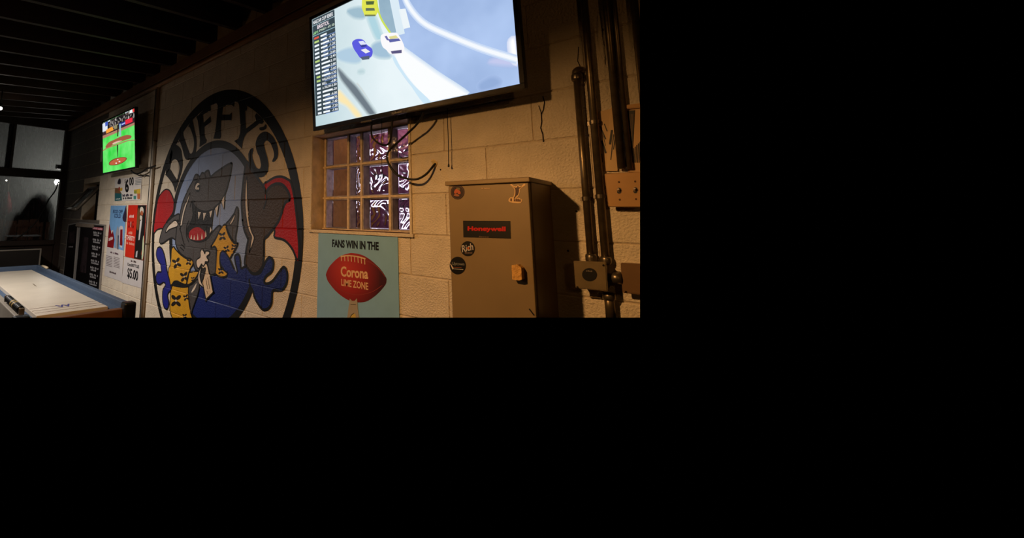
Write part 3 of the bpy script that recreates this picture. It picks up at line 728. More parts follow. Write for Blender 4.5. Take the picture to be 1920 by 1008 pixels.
# cars on the screen
s1('car_shadow', (164, 194, 216), tr('T', [(520, 345), (590, 320), (640, 400), (650, 430), (570, 430), (520, 400)]), 4, soft=(214, 232, 236))
s1('car_shadow', (178, 206, 226), tr('T', [(255, 400), (370, 365), (430, 450), (380, 475), (270, 450)]), 4, soft=(214, 232, 236))
s1('car_shadow', (160, 190, 206), tr('T', [(330, 80), (440, 60), (460, 130), (380, 130)]), 4, soft=(214, 232, 236))
yc = shape('yellow_car', P1, clip_local([P1.at(*p) for p in tr('T', [(450, -60), (535, -60), (552, 20), (565, 90), (545, 122), (462, 122), (440, 60), (442, 0)])]), 0.0036, scr((226, 230, 84)), sc1, False, local=True)
s1('car_window', (96, 112, 92), tr('T', [(470, 62), (535, 62), (540, 82), (470, 84)]), 9, False)
s1('car_window', (84, 104, 60), tr('T', [(470, 12), (535, 10), (530, 36), (475, 38)]), 9, False)
s1('car_shade', (120, 128, 84), tr('T', [(462, 112), (545, 112), (543, 124), (465, 125)]), 9, False)
s1('white_car', (252, 250, 252), tr('T', [(582, 280), (610, 255), (690, 248), (715, 262), (752, 325), (762, 372), (745, 405), (660, 410), (625, 378), (595, 350)]), 8)
s1('car_window', (96, 100, 168), tr('T', [(640, 298), (720, 292), (735, 310), (652, 322)]), 10, False)
s1('car_roof', (226, 220, 150), tr('T', [(645, 278), (700, 268), (716, 288), (655, 298)]), 10, False)
s1('car_window', (110, 108, 170), tr('T', [(612, 275), (630, 272), (648, 308), (630, 305)]), 10, False)
s1('car_grille', (92, 88, 128), tr('T', [(660, 388), (742, 378), (742, 402), (668, 408)]), 10, False)
s1('blue_car', (92, 92, 222), tr('T', [(368, 320), (400, 297), (450, 302), (480, 340), (520, 375), (510, 432), (440, 446), (400, 400), (375, 360)]), 8)
s1('car_roof', (226, 230, 252), tr('T', [(415, 315), (450, 310), (478, 335), (435, 345)]), 10, False)
s1('car_number', (238, 236, 240), tr('T', [(432, 378), (470, 368), (505, 392), (470, 405)]), 10, False)
s1('car_window', (60, 66, 150), tr('T', [(425, 340), (470, 338), (480, 352), (440, 360)]), 10, False)
s1('car_grille', (88, 96, 120), tr('T', [(430, 432), (500, 422), (498, 448), (445, 455)]), 10, False)
s1('tyre_mark', (112, 124, 134), tr('T', [(258, 520), (285, 540), (330, 590), (395, 655), (450, 730), (535, 850), (535, 862), (500, 868), (420, 770), (340, 670), (280, 590)]), 3, soft=(214, 232, 236))
s1('tyre_mark', (206, 186, 172), tr('T', [(395, 640), (430, 680), (500, 790), (540, 850), (530, 860), (470, 760)]), 2, soft=(214, 232, 236))
s1('yellow_kerb', (252, 232, 178), tr('T', [(264, 690), (300, 720), (430, 870), (400, 885), (330, 800), (268, 760)]), 2, soft=(214, 232, 236))
s1('oil_spot', (190, 214, 220), tr('T', [(412, 540), (440, 530), (455, 545), (425, 552)]), 3, soft=(214, 232, 236))
# leaderboard
LB = [P1.at(*p) for p in tr('T', [(90, 878), (264, 838), (235, 66), (64, 150)])]
a0, a1 = 0.006, (LB[1][0] + LB[2][0]) / 2
b0, b1 = (LB[0][1] + LB[1][1]) / 2, TH - 0.004
board = shape('leaderboard', P1, [(a0, b0), (a1, b0), (a1, b1), (a0, b1)], 0.0045, scr((58, 72, 80)), sc1, False, local=True)
hh = b1 - b0; wd_ = a1 - a0
def lb(u, v):
    return (a0 + wd_ * u, b0 + hh * v)
def lrect(nm, rgb, u0, u1, v0, v1, h=0.0050):
    return shape(nm, P1, [lb(u0, v0), lb(u1, v0), lb(u1, v1), lb(u0, v1)], h, scr(rgb), sc1, False, local=True)
def ltext(s, rgb, u0, u1, v0, v1):
    return text('lettering', s, P1, (lb(u0, v0), lb(u1, v0), lb(u0, v1)), 0.0053, scr(rgb), sc1, 0.02, True)
ltext('NASCAR CUP SERIES', (250, 252, 255), 0.03, 0.93, 0.945, 0.982)
lrect('rule', (170, 196, 206), 0, 1, 0.928, 0.934)
ltext('BRISTOL', (252, 236, 244), 0.22, 0.76, 0.878, 0.918)
ltext('LAP 5', (170, 236, 160), 0.02, 0.25, 0.835, 0.864); ltext('STAGE 1 - 67 | 125', (226, 246, 222), 0.30, 0.98, 0.838, 0.866)
lrect('rule', (150, 186, 200), 0, 1, 0.820, 0.827)
names = {11: 'WALLACE', 12: 'BELL', 13: 'A. DILLON'}
lens = [0.42, 0.42, 0.56, 0.44, 0.46, 0.48, 0.44, 0.58, 0.55, 0.47, 0.56, 0.55, 0.30, 0.56, 0.62, 0.48, 0.72, 0.50, 0.50, 0.44]
rh = 0.815 / 20
for i in range(20):
    v = 0.812 - (i + 1) * rh
    if i % 7 not in (6, 0) or i < 6: lrect('row_rule', (128, 160, 226), 0.45, 1.0, v + rh * 0.02, v + rh * 0.14)
    nc = (226, 90, 70) if i == 0 else (190, 216, 130) if i in (1, 6, 10, 11) else (236, 244, 250)
    lrect('number_chip', nc, 0.10 if i > 9 else 0.06, 0.27, v + rh * 0.30, v + rh * 0.80)
    if i in (11, 12, 13): ltext(names[i], (248, 252, 255), 0.35, 0.35 + lens[i] * 0.66, v + rh * 0.26, v + rh * 0.84)
    else: lrect('driver_bar', (244, 250, 254), 0.35, 0.35 + lens[i] * 0.66, v + rh * 0.32, v + rh * 0.78)
    if i: ltext('-%.2f' % (0.4 * i + 0.3 * (i % 3)), (244, 250, 255), 0.72, 0.97, v + rh * 0.22, v + rh * 0.84)
text('logo', 'Sylvox', P1, ((736, 216), (755, 212), (736, 211)), 0.0085, mat('silver_print', (190, 186, 180), 0.4), tv1, 0.02)
# silver sensor strip under the bezel
box('sensor', (-1.36, -0.168, 2.004), (-1.29, -0.156, 2.012), M_GREY, tv1, 0.002)

T2W, T2H = 1.072, 0.648
tv2, P2 = tv('television', 'smaller wall television showing a green baseball field', (-5.655, -0.125, 2.026), math.radians(5.0), T2W, T2H, 0.018, 0.10)
bm = bmesh.new(); flat(bm, P2, [(0, 0), (T2W, 0), (T2W, T2H), (0, T2H)], 0.001)
sc2 = from_bm('screen', bm, scr_noise('grass_glow', (56, 214, 70), (130, 244, 130), 5), tv2)
sc2['label'] = 'green screen with a baseball diamond'
def s2(name, rgb, px, layer, smooth=True, m=None):
    loc = [P2.at(*p) for p in px]
    loc = [(min(max(a, 0.001), T2W - 0.001), min(max(b, 0.001), T2H - 0.001)) for a, b in loc]
    return shape(name, P2, loc, 0.0014 + 0.0008 * layer, m or scr(rgb), sc2, smooth, local=True)
def crowd():
    m = bpy.data.materials.new('crowd_glow'); m.use_nodes = True; nt = m.node_tree; nt.nodes.clear()
    out = nt.nodes.new('ShaderNodeOutputMaterial'); e = nt.nodes.new('ShaderNodeEmission'); tc = nt.nodes.new('ShaderNodeTexCoord')
    vo = nt.nodes.new('ShaderNodeTexVoronoi'); vo.inputs['Scale'].default_value = 38
    rp = nt.nodes.new('ShaderNodeValToRGB'); el = rp.color_ramp.elements
    el[0].color = lin((24, 24, 26)) + (1,); el[1].color = lin((196, 190, 186)) + (1,); el[0].position = 0.35; el[1].position = 0.95
    e2 = el.new(0.6); e2.color = lin((74, 60, 58)) + (1,)
    nt.links.new(tc.outputs['Object'], vo.inputs['Vector']); nt.links.new(vo.outputs['Color'], rp.inputs[0]); nt.links.new(rp.outputs[0], e.inputs[0]); nt.links.new(e.outputs[0], out.inputs[0])
    return m
s2('crowd', None, tr('Q', [(30, 500), (920, 60), (920, 420), (40, 800)]), 1, False, crowd())
s2('track_dirt', (176, 128, 104), tr('Q', [(40, 850), (915, 480), (915, 560), (45, 940)]), 2, False)
s2('wall_board', (60, 40, 46), tr('Q', [(40, 790), (480, 590), (915, 400), (915, 490), (480, 680), (40, 860)]), 3, False)
s2('white_board', (224, 232, 244), tr('Q', [(40, 540), (175, 470), (178, 700), (45, 760)]), 4, False)
s2('blue_board', (70, 96, 190), tr('Q', [(115, 500), (190, 465), (190, 575), (120, 610)]), 5, False)
s2('orange_board', (246, 160, 56), tr('Q', [(140, 700), (310, 605), (345, 700), (145, 800)]), 5, False)
s2('tan_board', (146, 138, 100), tr('Q', [(355, 590), (470, 530), (470, 640), (365, 690)]), 5, False)
s2('navy_board', (32, 40, 118), tr('Q', [(480, 520), (660, 460), (665, 555), (490, 640)]), 5, False)
s2('pale_strip', (170, 180, 236), tr('Q', [(560, 535), (660, 490), (660, 530), (565, 570)]), 6, False)
s2('red_board', (236, 44, 66), tr('Q', [(660, 430), (850, 362), (855, 480), (665, 558)]), 5, False)
s2('white_sign', (238, 246, 248), tr('Q', [(775, 170), (850, 130), (855, 230), (785, 250)]), 5, False)
s2('white_sign', (220, 236, 248), tr('Q', [(650, 225), (735, 180), (735, 215), (655, 250)]), 5, False)
s2('white_sign', (220, 236, 248), tr('Q', [(190, 460), (250, 430), (245, 460), (200, 485)]), 5, False)
s2('red_sign', (236, 60, 60), tr('Q', [(858, 105), (910, 80), (910, 210), (862, 215)]), 5, False)
s2('infield_dirt', (160, 92, 66), tr('R', [(105, 250), (180, 150), (320, 80), (450, 20), (600, -25), (700, -15), (720, 20), (680, 60), (560, 95), (420, 150), (280, 210), (150, 275)]), 2)
s2('base_path', (176, 120, 92), tr('R', [(40, 340), (150, 270), (420, 175), (620, 100), (800, 85), (805, 100), (640, 118), (430, 195), (160, 290), (42, 358)]), 3)
s2('foul_line', (226, 190, 170), tr('R', [(270, 180), (330, 140), (430, 110), (500, 105), (430, 140), (300, 195)]), 4)
s2('mound', (120, 60, 40), tr('R', [(185, 650), (210, 600), (300, 540), (430, 505), (540, 495), (605, 515), (600, 560), (520, 625), (400, 675), (280, 692), (205, 685)]), 3)
s2('mound', (190, 96, 64), tr('R', [(205, 645), (240, 600), (330, 550), (450, 515), (540, 508), (590, 528), (570, 570), (480, 630), (370, 668), (270, 680), (215, 672)]), 4)
s2('player', (236, 220, 214), pxell('R', 400, 555, 18, 14), 5); s2('player', (236, 220, 214), pxell('R', 440, 600, 22, 16), 5); s2('player', (240, 232, 226), pxell('R', 362, 640, 18, 18), 5)
s2('foul_pole', (40, 44, 30), tr('Q', [(440, 570), (478, 560), (480, 760), (470, 880), (440, 870), (446, 740)]), 7, False)
s2('foul_pole', (36, 60, 24), tr('R', [(380, 205), (412, 205), (412, 310), (402, 505), (394, 505), (382, 310)]), 7, False)
s2('player_blur', (150, 190, 200), tr('Q', [(500, 540), (545, 530), (545, 860), (500, 870)]), 6, False)

# ================================================================== POSTERS AND SIGNS ON THE WALL
def poster(name, label, cat, px, rgb, h=0.006, mname=None, thick=0.003):
    t = thing(name, label, cat)
    quad('sheet', WALL, px, h, mat(mname or ('sheet_%d_%d_%d' % tuple(rgb)), rgb, 0.45, var=0.04), t, thick)
    return t
def ink(t, name, rgb, px, layer=1, smooth=True, base=0.006):
    return shape(name, WALL, px, base + 0.0006 * layer, mat('print_%d_%d_%d' % tuple(rgb), rgb, 0.5, var=0.06), t, smooth)
def letters(t, s, px, layer=2, rgb=(16, 15, 17), bold=0.0, base=0.006):
    return text('lettering', s, WALL, px, base + 0.0006 * layer, mat('print_%d_%d_%d' % tuple(rgb), rgb, 0.5, var=0.04), t, bold)
def marks(name, pl, corners, s, h, material, parent):
    """print too small to read: a row of glyph-sized strokes fitted to (bottom-left, bottom-right, top-left)"""
    A, B, C = [pl.at(*c) for c in corners]; bm = bmesh.new(); n = len(s); r = random.Random(n * 7 + 1)
    for i in range(n):
        if s[i] == ' ': continue
        u0, u1 = (i + 0.08) / n, (i + 0.86) / n; v1 = 1.0 if r.random() < 0.5 else 0.78
        flat(bm, pl, [(A[0] + (B[0] - A[0]) * u + (C[0] - A[0]) * v, A[1] + (B[1] - A[1]) * u + (C[1] - A[1]) * v) for u, v in ((u0, 0), (u1, 0), (u1, v1), (u0, v1))], h)
    o = from_bm(name, bm, material, parent); o['kind'] = 'stuff'
    return o
# football poster
fp = poster('football_poster', 'teal beer poster with a red football below the glass block window', 'poster', tr('P', [(50, 35), (930, 75), (950, 1120), (30, 1120)]), (138, 186, 220))
letters(fp, 'FANS WIN IN THE', tr('P', [(203, 195), (722, 234), (203, 108)]), 2, (14, 14, 18), 0.04)
def ballmat():
    m = bpy.data.materials.new('printed_football'); m.use_nodes = True; nt = m.node_tree; b = nt.nodes['Principled BSDF']; b.inputs['Roughness'].default_value = 0.5
    tc = nt.nodes.new('ShaderNodeTexCoord'); mp = nt.nodes.new('ShaderNodeMapping'); c = W(650, 505)
    mp.inputs['Location'].default_value = (-c.x, 0, -c.z); mp.vector_type = 'POINT'
    gr = nt.nodes.new('ShaderNodeVectorMath'); gr.operation = 'LENGTH'
    rp = nt.nodes.new('ShaderNodeValToRGB'); el = rp.color_ramp.elements
    el[0].color = lin((196, 56, 30)) + (1,); el[1].color = lin((66, 14, 10)) + (1,); el[1].position = 0.25
    e = el.new(0.12); e.color = lin((160, 34, 20)) + (1,)
    nt.links.new(tc.outputs['Object'], mp.inputs[0]); nt.links.new(mp.outputs[0], gr.inputs[0]); nt.links.new(gr.outputs['Value'], rp.inputs[0]); nt.links.new(rp.outputs[0], b.inputs['Base Color'])
    return m
shape('football_print', WALL, tr('P', [(135, 490), (180, 400), (280, 305), (380, 266), (440, 262), (540, 285), (640, 345), (740, 440), (800, 530), (806, 570), (790, 620), (700, 720), (600, 790), (520, 808), (430, 800), (340, 760), (240, 680), (160, 580), (140, 530)]), 0.0066, ballmat(), fp)
letters(fp, 'Corona', tr('P', [(300, 520), (605, 552), (300, 405)]), 3, (230, 186, 140), 0.03)
letters(fp, 'LIME ZONE', tr('P', [(306, 622), (606, 672), (306, 545)]), 3, (230, 186, 140), 0.02)
M_CRM = mat('print_cream', (226, 196, 150), 0.5)
line('lace', WALL, tr('P', [(298, 300), (380, 290), (480, 300), (575, 325)]), 0.007, 0.0076, M_CRM, fp)
for i in range(8):
    x = 305 + i * 37; y = 288 + i * i * 0.75
    line('lace', WALL, tr('P', [(x, y), (x + 4, y + 62)]), 0.006, 0.0078, M_CRM, fp, False)
line('seam', WALL, tr('P', [(170, 570), (280, 660), (400, 712), (520, 722), (650, 690), (760, 620)]), 0.003, 0.0076, mat('print_seam', (150, 60, 50), 0.5), fp)
line('seam', WALL, tr('P', [(575, 345), (640, 370), (720, 430), (790, 520)]), 0.003, 0.0076, mat('print_seam', (150, 60, 50), 0.5), fp)
ink(fp, 'bottle_print', (168, 158, 140), tr('P', [(398, 800), (400, 765), (425, 790), (455, 790), (480, 762), (484, 800), (488, 860), (505, 1000), (370, 1000), (388, 860)]), 4, False)
ink(fp, 'lime_print', (206, 180, 90), tr('P', [(400, 1000), (415, 960), (445, 935), (465, 940), (460, 1000)]), 5)
line('bottle_mark', WALL, tr('P', [(410, 830), (470, 830)]), 0.002, 0.0090, M_INK, fp, False)
line('bottle_mark', WALL, tr('P', [(400, 985), (420, 950), (445, 928)]), 0.003, 0.0096, M_INK, fp)

# six dollar sign
s6 = poster('price_sign', 'white six dollar drink price sign under the baseball television', 'sign', [(216.5, 335), (267, 331), (264.5, 374.5), (216, 377)], (222, 216, 210))
letters(s6, '6', tr('S', [(560, 660), (690, 655), (560, 190)]), 2, (14, 13, 15), 0.04)
letters(s6, '$', tr('S', [(545, 345), (580, 342), (545, 200)]), 2, (14, 13, 15), 0.02)
letters(s6, '00', tr('S', [(700, 420), (860, 405), (700, 140)]), 2, (14, 13, 15), 0.03)
marks('small_print', WALL, tr('S', [(470, 800), (820, 780), (470, 715)]), '### #### ###', 0.006 + 0.0006 * 2, mat('print_40_36_60', (40, 36, 60), 0.5), s6)
marks('small_print', WALL, tr('S', [(480, 890), (800, 875), (480, 820)]), '## ## ######', 0.006 + 0.0006 * 2, mat('print_30_28_34', (30, 28, 34), 0.5), s6)
ink(s6, 'picture', (34, 92, 98), tr('S', [(205, 660), (440, 690), (450, 925), (205, 945)]), 1, False)
ink(s6, 'picture', (120, 84, 50), tr('S', [(215, 500), (320, 500), (440, 690), (205, 670)]), 2, False)
ink(s6, 'picture', (206, 164, 40), tr('S', [(400, 500), (470, 490), (465, 590), (380, 610)]), 2, False)
ink(s6, 'picture', (160, 52, 26), pxell('S', 360, 530, 28, 70), 3)
ink(s6, 'picture', (34, 28, 44), tr('S', [(300, 350), (340, 200), (400, 190), (420, 300), (390, 370)]), 2)
marks('small_print', WALL, tr('S', [(245, 900), (400, 890), (245, 860)]), '####', 0.006 + 0.0006 * 4, mat('print_206_220_214', (206, 220, 214), 0.5), s6)
ink(s6, 'picture', (216, 178, 60), tr('S', [(865, 560), (1090, 520), (1085, 690), (865, 690)]), 1, False)
ink(s6, 'picture', (190, 110, 70), tr('S', [(980, 690), (1085, 690), (1075, 880), (985, 880)]), 2, False)
ink(s6, 'picture', (70, 140, 130), tr('S', [(850, 770), (945, 770), (940, 885), (855, 885)]), 2, False)
ink(s6, 'picture', (140, 150, 60), tr('S', [(870, 600), (960, 580), (950, 700), (870, 690)]), 2, False)
for i in range(4):
    ink(s6, 'small_print', (120, 126, 126), tr('S', [(910, 225 + i * 50), (1120, 200 + i * 50), (1118, 222 + i * 50), (908, 247 + i * 50)]), 1, False)
ink(s6, 'small_print', (90, 40, 40), tr('S', [(920, 155), (1130, 125), (1130, 140), (920, 170)]), 1, False)
# kick off cold poster
ko = poster('beer_poster', 'KICK OFF COLD beer poster with red mountain and cans', 'poster', tr('V', [(700, 285), (800, 285), (770, 765), (660, 727)]), (206, 200, 198))
ink(ko, 'sky_print', (112, 160, 208), tr('V', [(702, 287), (799, 287), (782, 570), (722, 550), (716, 440), (690, 450)]), 1, False)
letters(ko, 'KICK OFF', tr('V', [(715, 335), (776, 337), (717, 312)]), 2, (30, 52, 96), 0.03)
letters(ko, 'COLD', tr('V', [(722, 362), (764, 366), (724, 338)]), 2, (30, 52, 96), 0.03)
ink(ko, 'red_mountain', (126, 12, 20), tr('U', [(195, 60), (175, 200), (115, 800), (310, 835), (350, 570), (300, 300), (255, 390), (220, 220)]), 2, False)
marks('small_print', WALL, tr('U', [(165, 620), (300, 560), (170, 520)]), '######', 0.006 + 0.0006 * 3, mat('print_222_206_206', (222, 206, 206), 0.5), ko)
ink(ko, 'can_print', (150, 150, 156), tr('U', [(385, 380), (420, 240), (455, 130), (490, 250), (475, 870), (380, 840)]), 2, False)
ink(ko, 'can_print', (40, 40, 50), tr('U', [(455, 440), (485, 440), (470, 880), (445, 880)]), 3, False)
ink(ko, 'can_print', (196, 190, 196), tr('U', [(500, 190), (540, 135), (600, 145), (625, 210), (612, 500), (592, 830), (520, 800), (490, 600)]), 2, False)
ink(ko, 'can_print', (120, 16, 30), tr('U', [(535, 250), (605, 250), (600, 760), (515, 745)]), 3, False)
ink(ko, 'ball_print', (46, 34, 60), tr('V', [(798, 290), (797, 380), (782, 385), (776, 360), (788, 320)]), 2)
for c in range(2):
    for i in range(7):
        x = 85 + c * 235; y = 220 + i * 50 + c * 40
        ink(ko, 'small_print', (120, 108, 110), tr('Z', [(x, y), (x + 190, y + 55), (x + 190, y + 75), (x, y + 20)]), 1, False)
marks('small_print', WALL, tr('Z', [(215, 150), (470, 215), (215, 95)]), '### # #####', 0.006 + 0.0006 * 2, mat('print_90_60_74', (90, 60, 74), 0.5), ko)
marks('small_print', WALL, tr('Z', [(190, 765), (400, 830), (190, 710)]), '#######', 0.006 + 0.0006 * 2, mat('print_86_70_74', (86, 70, 74), 0.5), ko)
# red poster and price sheet
rp_ = poster('beer_poster', 'red THIRSTY poster with a white haired figure in a black suit', 'poster', tr('V', [(812, 283), (925, 283), (905, 630), (790, 606)]), (204, 40, 20))
ink(rp_, 'dark_print', (18, 15, 15), tr('V', [(872, 284), (924, 284), (904, 629), (848, 617)]), 1, False)
ink(rp_, 'hair_print', (212, 204, 190), pxell('V', 897, 318, 12, 24), 2)
ink(rp_, 'face_print', (176, 96, 60), pxell('V', 897, 335, 9, 16), 3)
ink(rp_, 'beard_print', (206, 196, 180), pxell('V', 893, 362, 8, 17), 3)
ink(rp_, 'shirt_print', (206, 200, 198), tr('V', [(886, 385), (900, 375), (884, 500), (876, 505)]), 2, False)
ink(rp_, 'crowd_print', (110, 78, 44), tr('V', [(870, 330), (880, 300), (886, 360), (876, 440), (864, 420)]), 2)
ink(rp_, 'crowd_print', (150, 60, 36), tr('V', [(905, 545), (912, 560), (905, 600), (893, 590)]), 2)
ink(rp_, 'bottle_print', (196, 206, 170), tr('V', [(905, 490), (910, 480), (911, 555), (904, 620), (897, 620), (900, 560)]), 3)
ink(rp_, 'can_print', (180, 180, 186), tr('V', [(862, 575), (872, 570), (868, 612), (858, 610)]), 3, False)
letters(rp_, 'THIRSTY', tr('V', [(799, 500), (852, 512), (801, 470)]), 2, (236, 190, 180), 0.04)
marks('small_print', WALL, tr('V', [(813, 465), (838, 468), (813, 448)]), '###', 0.006 + 0.0006 * 2, mat('print_230_150_130', (230, 150, 130), 0.5), rp_)
marks('small_print', WALL, tr('V', [(818, 362), (848, 362), (818, 345)]), '####', 0.006 + 0.0006 * 2, mat('print_240_196_190', (240, 196, 190), 0.5), rp_)
line('emblem', WALL, tr('V', [(810, 388), (822, 392), (824, 415), (812, 420), (818, 404)]), 0.02, 0.0072, mat('print_160_20_14', (160, 20, 14), 0.5), rp_)
line('emblem', WALL, tr('V', [(846, 390), (834, 394), (833, 417), (845, 424), (839, 406)]), 0.02, 0.0072, mat('print_160_20_14', (160, 20, 14), 0.5), rp_)
ink(rp_, 'emblem', (236, 176, 160), tr('V', [(829, 384), (832, 404), (828, 424), (825, 404)]), 2)
marks('small_print', WALL, tr('V', [(800, 528), (850, 538), (801, 512)]), '## ######', 0.006 + 0.0006 * 2, mat('print_236_150_130', (236, 150, 130), 0.5), rp_)
s5 = poster('price_sign', 'white $5.00 bottle price sheet below the red poster', 'sign', tr('V', [(789, 610), (905, 633), (895, 806), (768, 770)]), (206, 200, 198))
letters(s5, '$5.00', tr('V', [(805, 745), (872, 772), (808, 675)]), 2, (14, 13, 15), 0.03)
letters(s5, '12oz BOTTLES', tr('V', [(807, 664), (880, 682), (808, 645)]), 2, (24, 22, 30), 0.03)
marks('small_print', WALL, tr('V', [(828, 640), (862, 647), (828, 628)]), '## ###', 0.006 + 0.0006 * 2, mat('print_60_40_40', (60, 40, 40), 0.5), s5)
# framed schedules
def framed(label, tl, tr_, br, bl, rows_):
    t = thing('framed_schedule', label, 'framed poster')
    quad('frame', WALL, [tl, tr_, br, bl], 0.024, mat('pale_frame', (150, 146, 142), 0.5, 0.2), t, 0.022)
    def mix(u, v):
        a = (tl[0] + (tr_[0] - tl[0]) * u, tl[1] + (tr_[1] - tl[1]) * u); b = (bl[0] + (br[0] - bl[0]) * u, bl[1] + (br[1] - bl[1]) * u)
        return (a[0] + (b[0] - a[0]) * v, a[1] + (b[1] - a[1]) * v)
    quad('print', WALL, [mix(0.07, 0.02), mix(0.985, 0.015), mix(0.985, 0.99), mix(0.07, 0.99)], 0.026, mat('black_print', (15, 12, 14), 0.35, var=0.3, scale=4), t, 0.003)
    return t, mix
fs, mix = framed('black framed game schedule with white lines of dates by the posters', (152, 416), (199.5, 421), (188, 560), (140, 545), 1)
def fq(t, u0, u1, v0, v1, rgb, nm, layer=0, rough=0.5):
    return quad(nm, WALL, [mix(u0, v0), mix(u1, v0), mix(u1, v1), mix(u0, v1)], 0.0268 + 0.0006 * layer, mat('print_%d_%d_%d' % tuple(rgb), rgb, rough), t)
fq(fs, 0.55, 0.96, 0.045, 0.078, (170, 70, 84), 'title_bar')
marks('small_print', WALL, (mix(0.56, 0.074), mix(0.94, 0.074), mix(0.56, 0.052)), '####### ######', 0.0278, mat('print_pale', (214, 170, 176), 0.5), fs)
R_ = random.Random(4)
for i in range(9):
    v = 0.105 + i * 0.096
    marks('small_print', WALL, (mix(0.60, v + 0.030), mix(0.92, v + 0.030), mix(0.60, v)), '#### ## #', 0.0275, mat('print_greywhite', (150, 148, 150), 0.5), fs)
    marks('small_print', WALL, (mix(0.62, v + 0.060), mix(0.62 + R_.uniform(0.2, 0.3), v + 0.060), mix(0.62, v + 0.036)), R_.choice(['######', '########', '####']), 0.0275, mat('print_greywhite', (150, 148, 150), 0.5), fs)
quad('figure_print', WALL, [mix(0.25, 0.2), mix(0.42, 0.2), mix(0.45, 0.7), mix(0.2, 0.7)], 0.0268, mat('print_dimfigure', (40, 30, 33), 0.5, var=0.6, scale=12), fs)
fs2, mix = framed('narrow dark framed poster beside the far corner', (131, 420), (149, 417), (139, 546), (119, 540), 1)
quad('figure_print', WALL, [mix(0.25, 0.12), mix(0.8, 0.12), mix(0.85, 0.3), mix(0.2, 0.3)], 0.0268, mat('print_dimfigure', (40, 30, 33), 0.5, var=0.6, scale=12), fs2)
marks('small_print', WALL, (mix(0.3, 0.36), mix(0.75, 0.36), mix(0.3, 0.34)), '####', 0.0275, mat('print_greywhite', (150, 148, 150), 0.5), fs2)

# ---------------------------------------------------------------- awning window at the far end (a sash tilted into the room)
aw = bpy.data.objects.new('window_5', None); COL.objects.link(aw)
tag(aw, 'small dark awning window tilted open at the far end', None, kind='structure')
box('dark_backing', (HX[0], 0.185, HZ[0]), (HX[1], 0.2, HZ[1]), mat('dark_void', (20, 10, 9), 0.9), aw)  # near-black sheet stands in for the unlit interior
M_SASH = mat('dull_aluminium', (84, 78, 70), 0.45, 0.5)
xl, xr = W(168, 354).x, HX[1] - 0.02
hz = W(168, 354).z
bl_ = WX(128, 392, xl)
dep, bz = bl_.y, bl_.z
dep = max(dep, -0.75)
for nm, a, b in (('rail', (xl, 0.0, hz), (xl, dep, bz)), ('rail', (xr, 0.0, hz), (xr, dep, bz)), ('rail', (xl, dep, bz), (xr, dep, bz)), ('rail', (xl, 0.0, hz), (xr, 0.0, hz))):
    pipe(nm, [a, b], 0.026, M_SASH, aw, 4)
bm = bmesh.new(); vv = [bm.verts.new(p) for p in ((xl, 0.0, hz), (xr, 0.0, hz), (xr, dep, bz), (xl, dep, bz))]; f_ = bm.faces.new(vv)
r_ = bmesh.ops.solidify(bm, geom=[f_], thickness=0.006)
from_bm('pane', bm, mat('dusty_dark_glass', (26, 22, 20), 0.2, var=0.3, spec=0.6), aw)
box('sill', (HX[0] - 0.03, -0.05, HZ[0] - 0.05), (HX[1] + 0.01, 0.19, HZ[0]), mat('dull_sill', (120, 108, 96), 0.6), aw, 0.004)

# ================================================================== CONTROL CABINET
cab = thing('control_cabinet', 'tan metal control cabinet with stickers under the television corner', 'cabinet')
CD = 0.25
x0c, x1c = W(839.5, 348, CD).x, -0.5085
ztop = W(913, 338, CD).z
M_TAN = mat('tan_metal_paint', (138, 117, 84), 0.42, 0.1, var=0.07, scale=6, spec=0.45)
box('body', (x0c, -CD + 0.02, 0.3), (x1c, 0.0, ztop), M_TAN, cab, 0.004)
door = box('door', (x0c + 0.002, -CD, 0.32), (x1c - 0.002, -CD + 0.018, ztop - 0.016), M_TAN, cab, 0.003)
zl = W(835, 346, CD).z
box('lid', (x0c - 0.008, -CD - 0.010, ztop - 0.014), (x1c + 0.006, 0.0, ztop + 0.004), M_TAN, cab, 0.003)
box('lid_strip', (W(872, 333, 0.12).x, -0.13, ztop + 0.004), (W(922, 331, 0.12).x, -0.11, ztop + 0.016), M_DARK, cab, 0.002)
CP = wallplane(CD)
def cshape(nm, rgb, px, layer, smooth=True):
    return shape(nm, CP, px, 0.0005 + 0.0005 * layer, mat('sticker_%d_%d_%d' % tuple(rgb), rgb, 0.4, var=0.12), cab, smooth)
def ctext(s, px, layer, rgb, bold=0.0):
    return text('lettering', s, CP, px, 0.0005 + 0.0005 * layer, mat('sticker_%d_%d_%d' % tuple(rgb), rgb, 0.4, var=0.05), cab, bold)
pn = cshape('nameplate', (12, 9, 9), [(868.4, 413.5), (957, 414), (958, 447), (869, 444.5)], 1, False); pn['label'] = 'black nameplate'
ctext('Honeywell', tr('K', [(297, 722), (748, 730), (297, 655)]), 3, (196, 22, 20), 0.05)
marks('sticker_print', CP, tr('K', [(430, 785), (550, 790), (430, 768)]), '#####', 0.0005 + 0.0005 * 3, mat('sticker_90_70_56', (90, 70, 56), 0.4), cab)
marks('worn_label', CP, tr('K', [(460, 215), (558, 218), (460, 200)]), '## ######', 0.0015, mat('sticker_196_160_120', (196, 160, 120), 0.4), cab)
def disc(x, y, rx, ry, rgb, layer, nm='sticker'):
    return cshape(nm, rgb, ell(x, y, rx, ry, 28), layer, False)
disc(858.2, 359.8, 12.9, 13.9, (42, 18, 20), 1)['label'] = 'round maroon sticker'
disc(858.2, 359.8, 11.4, 12.4, (96, 70, 62), 2); disc(858.2, 359.8, 10.8, 11.8, (40, 18, 20), 3)
cshape('sticker_print', (176, 84, 50), [(853, 357), (856, 354), (860, 356), (863, 358), (864, 363), (860, 364), (858, 361), (854, 363), (852, 361)], 4)
cshape('sticker_print', (150, 90, 60), [(851, 366), (856, 363), (862, 367), (857, 368)], 4)
